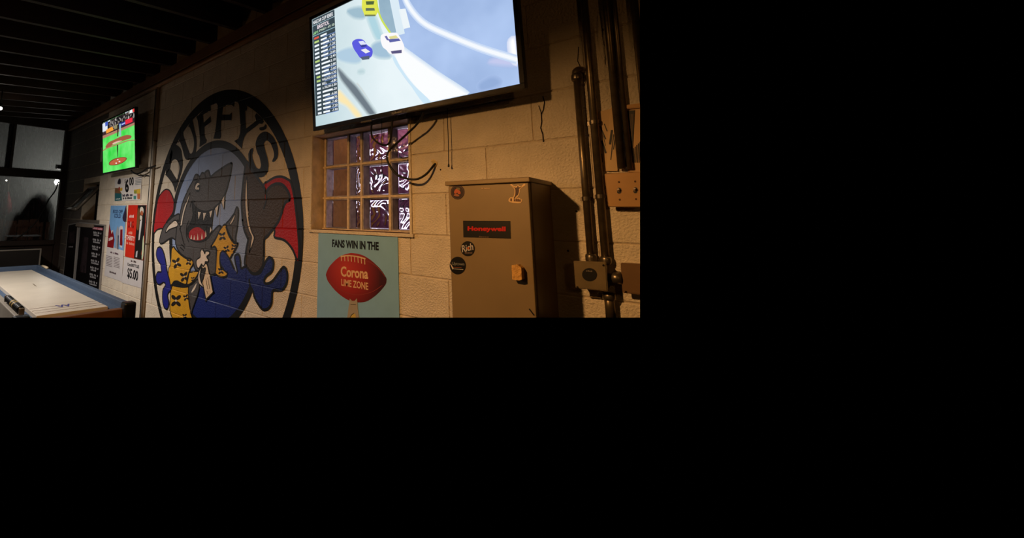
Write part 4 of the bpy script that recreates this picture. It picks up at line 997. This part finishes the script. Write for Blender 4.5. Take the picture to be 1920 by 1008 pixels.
cshape('sticker_print', (110, 96, 60), [(856, 352), (862, 352), (863, 356), (858, 355)], 5)
disc(877.3, 466, 13.2, 14.2, (12, 11, 13), 1)['label'] = 'round black sticker'
ctext('Rich', [(867, 473), (888, 468), (866, 460)], 3, (186, 178, 176), 0.02)
cshape('sticker_print', (186, 92, 40), ell(878.5, 465, 2, 2.2, 10), 4, False)
marks('sticker_print', CP, [(872, 475), (886, 475), (872, 472.5)], '#######', 0.0005 + 0.0005 * 3, mat('sticker_110_90_80', (110, 90, 80), 0.4), cab)
disc(858.5, 497.5, 15.2, 16.6, (12, 11, 13), 1)['label'] = 'larger round black sticker'
ctext('Uptown', [(848, 498), (871, 499.5), (848, 490.5)], 3, (120, 122, 120), 0.02)
cshape('sticker_print', (216, 200, 180), [(844.5, 494), (846, 494.5), (851, 503), (849, 505)], 3, False)
line('sticker_print', CP, [(850, 503.5), (869, 505)], 0.0022, 0.002, mat('sticker_pale', (190, 186, 178), 0.4), cab, False)
line('sticker_print', CP, [(850, 501), (866, 501.5)], 0.0014, 0.002, mat('sticker_copper', (150, 84, 50), 0.4), cab, False)
# jumping figure sticker
cshape('sticker', (226, 186, 130), tr('K', [(800, 165), (815, 158), (850, 185), (878, 180), (890, 166), (906, 180), (930, 182), (960, 152), (977, 158), (970, 175), (920, 212), (912, 250), (900, 290), (870, 325), (900, 318), (925, 335), (940, 340), (915, 382), (800, 372), (778, 345), (800, 315), (832, 310), (845, 280), (850, 230), (840, 205)]), 1)['label'] = 'cut-out sticker of a leaping figure'
cshape('sticker_print', (66, 30, 16), tr('K', [(808, 168), (850, 195), (880, 195), (885, 178), (897, 180), (900, 195), (940, 186), (905, 212), (903, 240), (892, 280), (870, 300), (850, 330), (842, 320), (858, 285), (860, 230), (850, 205)]), 2)
marks('sticker_print', CP, tr('K', [(800, 358), (925, 365), (800, 325)]), '# ####', 0.0005 + 0.0005 * 3, mat('sticker_86_44_20', (86, 44, 20), 0.4), cab)
# lump of foam stuck on the door, scratch near the lower corner
bm = bmesh.new(); flat(bm, CP, [CP.at(*p) for p in tr('L', [(848, 352), (915, 345), (962, 385), (968, 520), (935, 530), (855, 516)])], 0.028, 0.028)
from_bm('foam_lump', bm, mat('tan_foam', (206, 156, 84), 0.85, var=0.25, scale=60, bump=0.7), cab)
line('key_slot', CP, tr('L', [(1022, 872), (1082, 950)]), 0.0045, 0.001, M_INK, cab, False)

# ================================================================== CONDUITS AND BOXES AT THE RIGHT
M_DPIPE = mat('dark_painted_conduit', (122, 108, 86), 0.36, 0.75, var=0.25, scale=30)
def conduit(label, X, z0, z1, r, off=None, straps=(), caps=(), m=M_DPIPE):
    off = off if off is not None else r + 0.004
    t = thing('conduit', label, 'pipe')
    pipe('tube', [(X, -off, z0), (X, -off, z1)], r, m, t, 14)
    for z in straps:
        bm = bmesh.new(); tube(bm, [(X, -off, z - 0.007), (X, -off, z + 0.007)], r + 0.0025, 14)
        add_box(bm, (X - r - 0.012, -0.005, z - 0.007), (X + r + 0.004, 0.0, z + 0.007))
        from_bm('strap', bm, M_STEEL, t)
    for z, rr, hgt in caps:
        bm = bmesh.new(); tube(bm, [(X, -off, z - hgt / 2), (X, -off, z - hgt / 4), (X, -off, z + hgt / 4), (X, -off, z + hgt / 2)], [rr * 0.85, rr, rr, rr * 0.85], 14)
        from_bm('coupling', bm, M_STEEL, t, True)
    return t
ca = conduit('short capped conduit left of the others above the junction box', -0.384, 1.352, 2.068, 0.0125, 0.018, (1.585,), ((2.062, 0.019, 0.03), (1.366, 0.018, 0.03)))
pipe('elbow', [(-0.384, -0.018, 2.065), (-0.383, -0.016, 2.085), (-0.375, -0.006, 2.092), (-0.368, 0.02, 2.092)], 0.016, M_DPIPE, ca, 12, True)
conduit('tall conduit running down to the right side of the junction box', -0.338, 1.346, 2.95, 0.0135, 0.019, (1.873, 1.592), ((1.362, 0.018, 0.026),))
conduit('conduit below the junction box', -0.337, 0.3, 1.248, 0.0155, 0.022, (), ((1.236, 0.021, 0.024),))
conduit('tall conduit ending at the switch box', -0.2665, 1.690, 2.95, 0.0125, 0.022)
conduit('thin conduit pressed beside the switch box conduit', -0.2435, 1.688, 2.95, 0.0085, 0.014)
conduit('rightmost conduit at the picture edge', -0.1845, 1.9, 2.95, 0.0125, 0.018)
def prism(name, pl, px, h, thick, m, parent):
    bm = bmesh.new(); flat(bm, pl, [pl.at(*p) for p in px], h, thick)
    es = [e for e in bm.edges if len(e.link_faces) == 2 and e.calc_face_angle(0) > 0.5]
    bmesh.ops.bevel(bm, geom=es, offset=0.0025, segments=2, affect='EDGES')
    return from_bm(name, bm, m, parent)
M_JB = mat('tan_grey_box', (118, 102, 74), 0.45, 0.25, var=0.12, scale=20)
jb = thing('junction_box', 'square metal junction box with a round black sticker under conduits', 'junction box')
JP = wallplane(0.075)
JQ = [(1075, 488.5), (1136, 491), (1139.5, 546), (1079, 540)]
prism('cover', JP, JQ, 0.0, 0.006, M_JB, jb)
prism('body', JP, [(1078, 491), (1133, 494), (1136, 543), (1083, 537)], -0.006, 0.068, M_JB, jb)
shape('sticker', JP, ell(1105.5, 514.5, 14, 12.4, 26, 0.12), 0.0012, mat('sticker_12_11_13', (12, 11, 13), 0.4), jb, False)['label'] = 'round black sticker'
marks('sticker_print', JP, ((1099, 508.5), (1111, 509.5), (1099, 506)), '####', 0.0018, mat('sticker_grey', (120, 110, 100), 0.4), jb)
for p in ((1082.5, 538), (1131.5, 497)):
    shape('screw', JP, ell(p[0], p[1], 2.0, 2.0, 10), 0.002, M_CRACK, jb, False, 0.003)
# bushing with lock ring on its right
bm = bmesh.new(); c = W(1147, 520, 0.035)
tube(bm, [c + Vector((-0.03, 0, 0)), c + Vector((0.0, 0, 0)), c + Vector((0.004, 0, 0)), c + Vector((0.03, 0, 0))], [0.014, 0.014, 0.02, 0.02], 14)
from_bm('bushing', bm, M_STEEL, jb, True)
jb2 = thing('junction_box', 'plain metal junction box at the lower right picture edge', 'junction box')
JP2 = wallplane(0.045)
prism('cover', JP2, [(1163, 492), (1238, 496), (1240, 556), (1167, 549)], 0.0, 0.006, mat('brown_box', (110, 82, 54), 0.5, 0.2), jb2)
prism('body', JP2, [(1167, 495), (1234, 499), (1236, 551), (1171, 545)], -0.006, 0.039, mat('brown_box', (110, 82, 54), 0.5, 0.2), jb2)
shape('screw', JP2, ell(1173.5, 546.5, 1.9, 1.9, 10), 0.002, M_CRACK, jb2, False, 0.003)
# switch plate
sw = thing('switch_box', 'metal box with toggle switches right of the conduits', 'light switch')
SP = wallplane(0.042)
M_SW = mat('tan_switch_plate', (176, 134, 82), 0.4, 0.15, var=0.08)
prism('plate', SP, [(1133, 325), (1262, 318), (1268, 389), (1140, 388)], 0.0, 0.005, M_SW, sw)
prism('body', SP, [(1148, 328), (1250, 324), (1254, 386), (1153, 385)], -0.005, 0.037, M_SW, sw)
for x, y in ((1161, 357), (1191.5, 356), (1222, 355)):
    prism('toggle_slot', SP, [(x - 4.2, y - 5), (x + 3.6, y - 5.2), (x + 3.8, y + 6), (x - 3.8, y + 6)], 0.001, 0.003, M_INK, sw)
    c = SP.p3(*SP.at(x - 0.5, y + 1), 0.0)
    bm = bmesh.new(); tube(bm, [c, c + Vector((0.0, -0.012, 0.006))], [0.0042, 0.0032], 8); from_bm('toggle', bm, mat('pale_toggle', (206, 190, 176), 0.4), sw)
    for dy in (-16, 17):
        shape('screw', SP, ell(x - 0.5 + (1.5 if dy > 0 else 0), y + dy, 1.9, 1.9, 10), 0.0015, mat('brown_screw', (74, 46, 24), 0.5, 0.4), sw, False, 0.002)
# papers
def sheet(name, label, px, rgb, h=0.002):
    t = thing(name, label, 'notice')
    quad('sheet', WALL, px, h + 0.002, mat('sheet_%d_%d_%d' % tuple(rgb), rgb, 0.6, var=0.06), t, 0.0015)
    return t
pa = sheet('paper_notice', 'curled paper notices behind the conduits', tr('Y', [(150, 130), (300, 100), (405, 880), (205, 880)]), (206, 172, 126))
quad('fold', WALL, tr('Y', [(300, 100), (325, 80), (400, 600), (395, 880), (255, 880), (270, 500)]), 0.008, mat('sheet_214', (214, 180, 132), 0.6), pa, 0.0015)
for a, b, wd2 in (((170, 310), (245, 480), 0.004), ((195, 495), (245, 655), 0.006), ((225, 285), (262, 380), 0.003), ((195, 660), (200, 770), 0.003), ((215, 430), (240, 560), 0.002)):
    line('print_line', WALL, tr('Y', [a, b]), wd2, 0.0046, M_INK, pa, False)
for a, b, wd2 in (((325, 365), (300, 545), 0.007), ((345, 420), (310, 740), 0.003), ((362, 470), (345, 610), 0.003)):
    line('print_line', WALL, tr('Y', [a, b]), wd2, 0.0088, M_INK, pa, False)
nb = sheet('notice_board', 'pale notice with a black header beside the switch box', [(1174, 201), (1226, 196), (1228, 322), (1178, 322)], (206, 166, 116))
prism('top_edge', WALL, [(1174, 198), (1226, 192), (1227, 200), (1175, 206)], 0.016, 0.014, M_SW, nb)
quad('black_panel', WALL, [(1177.5, 208), (1190.5, 207), (1185, 309), (1172.5, 314)], 0.007, mat('black_print', (15, 12, 14), 0.35, var=0.3, scale=4), nb)
for i in range(3):
    line('print_line', WALL, [(1182 + i * 2.6, 214), (1176.5 + i * 2.6, 300)], 0.0016, 0.0076, mat('print_dim', (120, 92, 70), 0.5), nb, False)
for i in range(5):
    line('print_line', WALL, [(1188.5 + i * 3, 278 - i * 3), (1186.5 + i * 3, 305)], 0.003, 0.0050, M_INK, nb, False)

# ================================================================== CABLES, CORDS, LEFT CONDUIT
M_CABLE = mat('black_cable', (14, 12, 11), 0.5)
def cable(name, label, pts, r, cat='cable'):
    """pts: (px, py, offset from wall)"""
    o = pipe(name, [W(*p) for p in pts], r, M_CABLE, None, 8, True)
    return tag(o, label, cat)
def nn(pts, offs):
    return [(670 + x / 6.3, 200 + y / 6.3, o) for (x, y), o in zip(pts, offs)]
cable('power_cable', 'thick black cable looping from the race television to the foam patch', nn([(778, 50), (770, 100), (700, 210), (620, 290), (500, 400), (390, 500), (350, 570), (360, 650), (420, 750), (500, 820), (620, 855), (720, 850), (820, 790), (905, 690), (925, 672)], [0.12, 0.115, 0.105, 0.095, 0.085, 0.085, 0.085, 0.085, 0.083, 0.08, 0.075, 0.062, 0.04, 0.014, 0.0]), 0.0058)
cable('signal_cable', 'short black cable loop hanging over the glass blocks', nn([(172, 182), (165, 260), (170, 340), (200, 390), (260, 435), (320, 455), (365, 440), (392, 390), (405, 280), (412, 165)], [0.13, 0.12, 0.11, 0.105, 0.1, 0.1, 0.105, 0.11, 0.12, 0.13]), 0.0052)
def pull_cord(label, pts, r):
    t = thing('pull_cord', label, 'cord')
    P = [W(*p) for p in pts]
    pipe('cord', P, r, M_CABLE, t, 6, True)
    e = P[-1]
    bm = bmesh.new(); tube(bm, [e + Vector((0, 0, 0.004)), e, e - Vector((0, 0, 0.010)), e - Vector((0, 0, 0.013))], [0.002, 0.0035, 0.005, 0.003], 10)
    from_bm('tassel', bm, M_CABLE, t, True)
    return t
pull_cord('thin pull cord hanging against bare wall right of the window', nn([(1064, 20), (1066, 160), (1074, 400), (1078, 680)], [0.028, 0.028, 0.028, 0.028]), 0.0019)
pull_cord('thin pull cord hanging in front of the glass blocks', nn([(290, 150), (288, 300), (289, 560), (290, 760)], [0.05, 0.05, 0.05, 0.05]), 0.0014)
def rr_(pts, offs):
    return [(190 + x / 12.6, 255 + y / 12.6, o) for (x, y), o in zip(pts, offs)]
cable('signal_cable', 'black cable from the baseball television to the wall conduit', rr_([(700, 800), (730, 845), (830, 890), (960, 850), (1060, 780), (1150, 745), (1275, 705)], [0.1, 0.09, 0.07, 0.06, 0.055, 0.055, 0.05]), 0.009)
cable('signal_cable', 'thin black cable drooping above the six dollar sign', rr_([(790, 870), (830, 900), (930, 940), (1010, 925), (1115, 935)], [0.06, 0.05, 0.04, 0.03, 0.02]), 0.006)
conduit('pale vertical conduit left of the mural', -4.375, 0.2, 2.95, 0.019, 0.021, (2.3, 1.2), (), mat('cream_conduit', (196, 184, 168), 0.45, 0.2))
cc = pipe('black_cable', [(-4.452, -0.010, 0.2), (-4.455, -0.010, 1.2), (-4.448, -0.010, 2.2), (-4.455, -0.010, 2.95)], 0.009, M_CABLE, None, 8)
tag(cc, 'straight dark cable running down beside the pale conduit', 'cable')

# ================================================================== SHUFFLEBOARD TABLE
tb = thing('shuffleboard_table', 'long shuffleboard table with pale playing surface and blue gutters', 'game table')
ZT = 0.80
X0, X1 = -6.29, -3.47
YL, YR = -1.125, -0.662
M_PLAY = mat('pale_maple', (200, 190, 174), 0.35, var=0.06, scale=5)
M_GUT = mat('blue_grey_carpet', (64, 82, 106), 0.95, var=0.2, scale=60, bump=0.5)
M_RAIL = mat('grey_rail', (128, 122, 112), 0.5, var=0.12)
M_APRON = mat('brown_apron_wood', (104, 66, 40), 0.5, var=0.2, scale=7)
box('playfield', (X0, YL, ZT - 0.07), (X1, YR, ZT), M_PLAY, tb, 0.004)
box('gutter', (X0 - 0.15, YR + 0.002, ZT - 0.10), (X1 + 0.12, YR + 0.075, ZT - 0.015), M_GUT, tb)
box('gutter', (X0 - 0.15, YL - 0.09, ZT - 0.10), (X1 + 0.12, YL - 0.002, ZT - 0.03), M_GUT, tb)
box('gutter', (X0 - 0.15, YL, ZT - 0.10), (X0, YR, ZT - 0.02), M_GUT, tb)
box('gutter', (X1, YL, ZT - 0.10), (X1 + 0.12, YR, ZT - 0.06), M_GUT, tb)
box('side_rail', (X0 - 0.18, YR + 0.075, 0.5), (X1 + 0.17, YR + 0.118, ZT + 0.035), mat('blue_rail', (70, 86, 108), 0.5, var=0.1), tb, 0.006)
box('side_rail', (X0 - 0.18, YL - 0.135, 0.5), (X1 + 0.17, YL - 0.09, ZT + 0.03), M_RAIL, tb, 0.006)
box('end_rail', (X0 - 0.22, YL - 0.13, 0.5), (X0 - 0.15, YR + 0.118, ZT + 0.035), mat('blue_rail', (70, 86, 108), 0.5), tb, 0.006)
box('end_rail', (X1 + 0.10, YL - 0.13, 0.5), (X1 + 0.16, YR + 0.10, ZT + 0.0), M_APRON, tb, 0.006)
for y in (YL - 0.115, YR + 0.095):
    box('corner_cap', (X1 + 0.11, y - 0.045, 0.45), (X1 + 0.20, y + 0.045, ZT + 0.045), M_DARK, tb, 0.014)
TP = Plane((0, 0, ZT), (0, -1, 0), (-1, 0, 0))
TP = Plane((0, 0, ZT), (1, 0, 0), (0, 1, 0))
for i in range(3):
    line('score_line', TP, [(-3.74 + i * 0.088, YL + 0.004), (-3.74 + i * 0.088, YR - 0.004)], 0.008, 0.0008, mat('brown_line', (112, 78, 66), 0.5), tb, False, local=True)
text('emblem', 'W', TP, ((-3.66, -0.955), (-3.66, -0.855), (-3.76, -0.955)), 0.0012, mat('blue_emblem', (64, 62, 128), 0.5), tb, 0.02, True)
shape('scuff', TP, [TP.at(*p) for p in ((61, 531), (66, 534), (69, 537), (64, 535))], 0.0009, mat('grey_scuff', (120, 110, 90), 0.6), tb, True, local=True)
# abacus score beads on the left rail
rod = pipe('score_rod', [(-4.0, YL - 0.10, ZT + 0.06), (-3.40, YL - 0.10, ZT + 0.06)], 0.006, M_STEEL, tb, 8)
for i in range(14):
    xx = -3.93 + i * 0.036
    bm = bmesh.new(); tube(bm, [(xx - 0.015, YL - 0.10, ZT + 0.06), (xx - 0.009, YL - 0.10, ZT + 0.06), (xx + 0.009, YL - 0.10, ZT + 0.06), (xx + 0.015, YL - 0.10, ZT + 0.06)], [0.012, 0.024, 0.024, 0.012], 12)
    from_bm('bead', bm, mat('gold_bead', (170, 150, 96), 0.4) if i in (6, 8) else M_DARK, tb, True)
for xx in (-4.0, -3.41):
    box('rod_post', (xx - 0.012, YL - 0.115, ZT + 0.02), (xx + 0.012, YL - 0.085, ZT + 0.075), M_STEEL, tb, 0.003)
for xx in (X0 + 0.3, X1 - 0.4):
    for yy in (YL + 0.02, YR - 0.06):
        box('leg', (xx, yy, 0.0), (xx + 0.09, yy + 0.09, 0.5), M_APRON, tb, 0.006)
pk = WZ(84, 500, ZT + 0.05)
pu = pipe('chalk_stick', [pk + Vector((-0.13, 0.0, 0)), pk + Vector((0.13, 0.0, 0.0))], 0.014, mat('pale_wood_stick', (196, 180, 150), 0.6), None, 10)
tag(pu, 'short pale stick lying on the far corner of the shuffleboard rail', 'stick')

# low dark chest at the end of the room
ch = thing('storage_chest', 'low black chest with grey edge trim under the far panels', 'chest')
XC = -7.2
pA, pB = WX(78, 466, XC), WX(0, 470, XC)
box('body', (XC - 0.5, pB.y - 0.9, 0.0), (XC, pA.y - 0.012, pA.z - 0.012), M_DARK, ch, 0.006)
box('trim', (XC - 0.005, pB.y - 0.9, pA.z - 0.014), (XC + 0.010, pA.y, pA.z + 0.004), M_RAIL, ch, 0.002)
box('trim', (XC - 0.005, pA.y - 0.018, 0.0), (XC + 0.010, pA.y, pA.z - 0.014), M_RAIL, ch, 0.002)

# bare bulb under the far ceiling
lb_ = thing('ceiling_bulb', 'bare white bulb under the dark ceiling at the left edge', 'light bulb')
pb = CAM + ray(0.5, 203) * 6.15
pb = Vector((-6.0, (CAM + ray(0.5, 203) * (-6.0 / ray(0.5, 203).x)).y, (CAM + ray(0.5, 203) * (-6.0 / ray(0.5, 203).x)).z))
bm = bmesh.new(); bmesh.ops.create_uvsphere(bm, u_segments=16, v_segments=10, radius=0.02)
for v in bm.verts: v.co += pb
from_bm('bulb', bm, glow('bulb_glow', (255, 246, 230), 14.0), lb_, True)
pipe('socket', [pb + Vector((0, 0, 0.016)), pb + Vector((0, 0, 0.06))], 0.018, M_DARK, lb_, 10)
pipe('flex', [pb + Vector((0, 0, 0.06)), Vector((pb.x, pb.y, 3.06 + SL * pb.y + 0.02))], 0.006, M_DARK, lb_, 6)

# ================================================================== OUTSIDE
# yard lamp behind the lower panel
yl = thing('yard_lamp', 'bright white yard lamp glaring behind the lower clear panel', 'lamp')
pc = WX(107, 341, -8.80)
bm = bmesh.new(); bmesh.ops.create_uvsphere(bm, u_segments=16, v_segments=10, radius=0.045)
for v in bm.verts: v.co += pc
from_bm('bulb', bm, glow('yard_glow', (255, 252, 244), 40.0), yl, True)
box('fitting', (pc.x - 0.06, pc.y - 0.03, 0.0), (pc.x - 0.0, pc.y + 0.04, pc.z - 0.05), M_DARK, yl, 0.01)
# closed patio umbrella
um = thing('patio_umbrella', 'dark hooded patio umbrella silhouette behind the lower clear panel', 'umbrella')
XU = -8.45
prof = [(0.30, 416), (0.31, 400), (0.30, 385), (0.27, 370), (0.20, 358), (0.10, 353)]
cu_ = WX(82, 353, XU); yc = WX(86, 400, XU).y
def lathe(name, prof3, c, m, parent, seg=20, wob=0.05):
    bm = bmesh.new(); rings = []
    for r, z in prof3:
        rings.append([bm.verts.new((c[0] + math.cos(2 * math.pi * k / seg) * r * (1 + wob * math.cos(4 * math.pi * k / seg * 2)), c[1] + math.sin(2 * math.pi * k / seg) * r * (1 + wob * math.cos(4 * math.pi * k / seg * 2)), z)) for k in range(seg)])
    for a, b in zip(rings, rings[1:]):
        for k in range(seg): bm.faces.new((a[k], a[(k + 1) % seg], b[(k + 1) % seg], b[k]))
    bm.faces.new(rings[0][::-1]); bm.faces.new(rings[-1])
    bmesh.ops.recalc_face_normals(bm, faces=bm.faces)
    return from_bm(name, bm, m, parent, True)
zt, zb = WX(80, 352, XU).z, WX(86, 416, XU).z
hgt = zt - zb
M_CANVAS = mat('dark_navy_canvas', (13, 14, 24), 0.9, var=0.2)
lathe('canopy', [(0.085, zb), (0.10, zb + hgt * 0.35), (0.105, zb + hgt * 0.6), (0.09, zb + hgt * 0.82), (0.055, zb + hgt * 0.95), (0.025, zt)], (XU, yc), M_CANVAS, um)
lathe('canopy_flap', [(0.045, zb + hgt * 0.14), (0.055, zb + hgt * 0.30), (0.05, zb + hgt * 0.5), (0.02, zb + hgt * 0.78)], (XU - 0.02, yc - 0.10), mat('navy_canvas', (24, 26, 62), 0.9), um)
pipe('pole', [(XU, yc, 0.0), (XU, yc, zb + 0.05)], 0.02, M_DARK, um, 8)
# wooden fence, each board its own part
fe = thing('yard_fence', 'dim brown board fence beyond the lower clear panel', 'fence')
XF = -10.6
zf = WX(40, 412, XF).z
M_FENCE = mat('fence_wood', (116, 76, 54), 0.8, var=0.25, scale=5)
for i in range(16):
    box('board', (XF - 0.02, -2.6 + i * 0.2, 0.0), (XF, -2.6 + i * 0.2 + 0.185, zf + 0.02 * math.sin(i * 2.1)), M_FENCE, fe)
box('rail', (XF, -2.6, zf - 0.14), (XF + 0.03, 0.6, zf - 0.08), M_FENCE, fe)
be = thing('yard_bench', 'low pale bench seat in front of the yard fence', 'bench')
XE = -9.8
zbench = WX(40, 440, XE).z
for i in range(3):
    box('slat', (XE + i * 0.11, WX(8, 440, XE).y, zbench - 0.02), (XE + i * 0.11 + 0.095, WX(70, 440, XE).y, zbench), mat('pale_slat', (170, 172, 176), 0.6), be)
for yy in (WX(14, 440, XE).y, WX(62, 440, XE).y):
    box('leg', (XE, yy, 0.0), (XE + 0.3, yy + 0.05, zbench - 0.02), M_DARK, be)
rf = thing('garden_flag', 'red folded flag on a pole behind the lower clear panel', 'flag')
XR = -8.9
pr = WX(12, 385, XR)
pipe('pole', [(XR, pr.y, 0.0), (XR, pr.y, WX(12, 332, XR).z)], 0.012, M_STEEL, rf, 8)
lathe('cloth', [(0.02, pr.z - 0.17), (0.075, pr.z - 0.1), (0.06, pr.z + 0.05), (0.03, pr.z + 0.16), (0.012, pr.z + 0.24)], (XR, pr.y), mat('red_cloth', (150, 30, 34), 0.8), rf, 16, 0.15)
sl = thing('string_light', 'tiny white light at the top of the flag pole', 'light')
p_ = WX(12, 338, XR + 0.03)
bm = bmesh.new(); bmesh.ops.create_uvsphere(bm, u_segments=10, v_segments=8, radius=0.014)
for v in bm.verts: v.co += p_
from_bm('bulb', bm, glow('string_glow', (255, 252, 240), 6.0), sl, True)
# cable hanging across the panel
hc = pipe('hanging_cable', [WX(110, 340, XB + 0.03), WX(103, 358, XB + 0.03), WX(90, 376, XB + 0.03), WX(78, 400, XB + 0.03), WX(64, 420, XB + 0.03), WX(42, 440, XB + 0.03), WX(20, 450, XB + 0.03), WX(-10, 456, XB + 0.03)], 0.010, M_CABLE, None, 8, True)
tag(hc, 'black cable sagging across the lower clear panel', 'cable')
# behind the glass block window: added backdrops and tubes colour the glass
pg = thing('glass_backdrop', 'purple backdrop added behind the glass block window', 'panel')
box('board', (-2.30, 1.10, 0.4), (0.6, 1.13, 3.3), mat('purple_paint', (126, 66, 104), 0.7, var=0.3, scale=3), pg, 0.01)  # backdrop added for the purple tone in the panes
for i, (x, z, ln, h_) in enumerate(((-1.75, 1.98, 0.22, 0), (-1.55, 1.80, 0.16, 1), (-1.85, 1.62, 0.22, 0), (-1.62, 1.48, 0.14, 1), (-1.70, 1.76, 0.2, 0), (-1.95, 1.80, 0.18, 1))):  # glowing tubes added to put bright glints in the panes
    t = thing('glint_tube', ['topmost level', 'upright upper', 'lower level', 'lowest upright', 'middle level', 'leftmost upright'][i] + ' white tube added for glints in the glass blocks', 'lamp')
    a, b = ((x - ln / 2, 0.62, z), (x + ln / 2, 0.62, z)) if not h_ else ((x, 0.62, z - ln / 2), (x, 0.62, z + ln / 2))
    pipe('tube', [a, b], 0.012, glow('glint_tube_glow', (246, 236, 255), 5.0), t, 10)
    box('bracket', (x - 0.02, 0.64, z - 0.02), (x + 0.02, 1.099, z + 0.02), M_DARK, t)
ew = box('glass_side_backdrop', (-2.36, 0.21, 0.4), (-2.32, 1.10, 3.3), mat('ochre_backdrop_paint', (170, 112, 54), 0.7, var=0.3, scale=6), None, 0.006)  # added so the left panes show brown
tag(ew, 'ochre backdrop added to turn the left glass blocks brown', 'panel')

# ================================================================== the place is modelled as far as the photograph shows it
bpy.context.view_layer.update()
LIMITS = [(CAM, RIGHT - FWD * ((1200 - CX) / F)), (CAM, DOWN - FWD * ((595 - CY) / F))]
def trim_to_view():
    for o in [x for x in scene.objects if x.type == 'MESH']:
        mw = o.matrix_world
        cs = [mw @ v.co for v in o.data.vertices]
        for co, no in LIMITS:
            d = [(c - co).dot(no) for c in cs]
            if not d: break
            if min(d) >= 0:
                bpy.data.objects.remove(o); break
            if max(d) > 1e-6:
                if o.data.users > 1: o.data = o.data.copy()
                inv = mw.inverted(); bm = bmesh.new(); bm.from_mesh(o.data)
                closed = all(len(e.link_faces) == 2 for e in bm.edges)
                r = bmesh.ops.bisect_plane(bm, geom=bm.verts[:] + bm.edges[:] + bm.faces[:], plane_co=inv @ co, plane_no=(inv.to_3x3() @ no).normalized(), clear_outer=True)
                if closed:
                    es = [e for e in r['geom_cut'] if isinstance(e, bmesh.types.BMEdge)]
                    bmesh.ops.holes_fill(bm, edges=es, sides=0)
                bm.to_mesh(o.data); bm.free(); o.data.update()
                cs = [mw @ v.co for v in o.data.vertices]
trim_to_view()
for o in [x for x in scene.objects if x.type == 'EMPTY' and not x.children]:
    bpy.data.objects.remove(o)
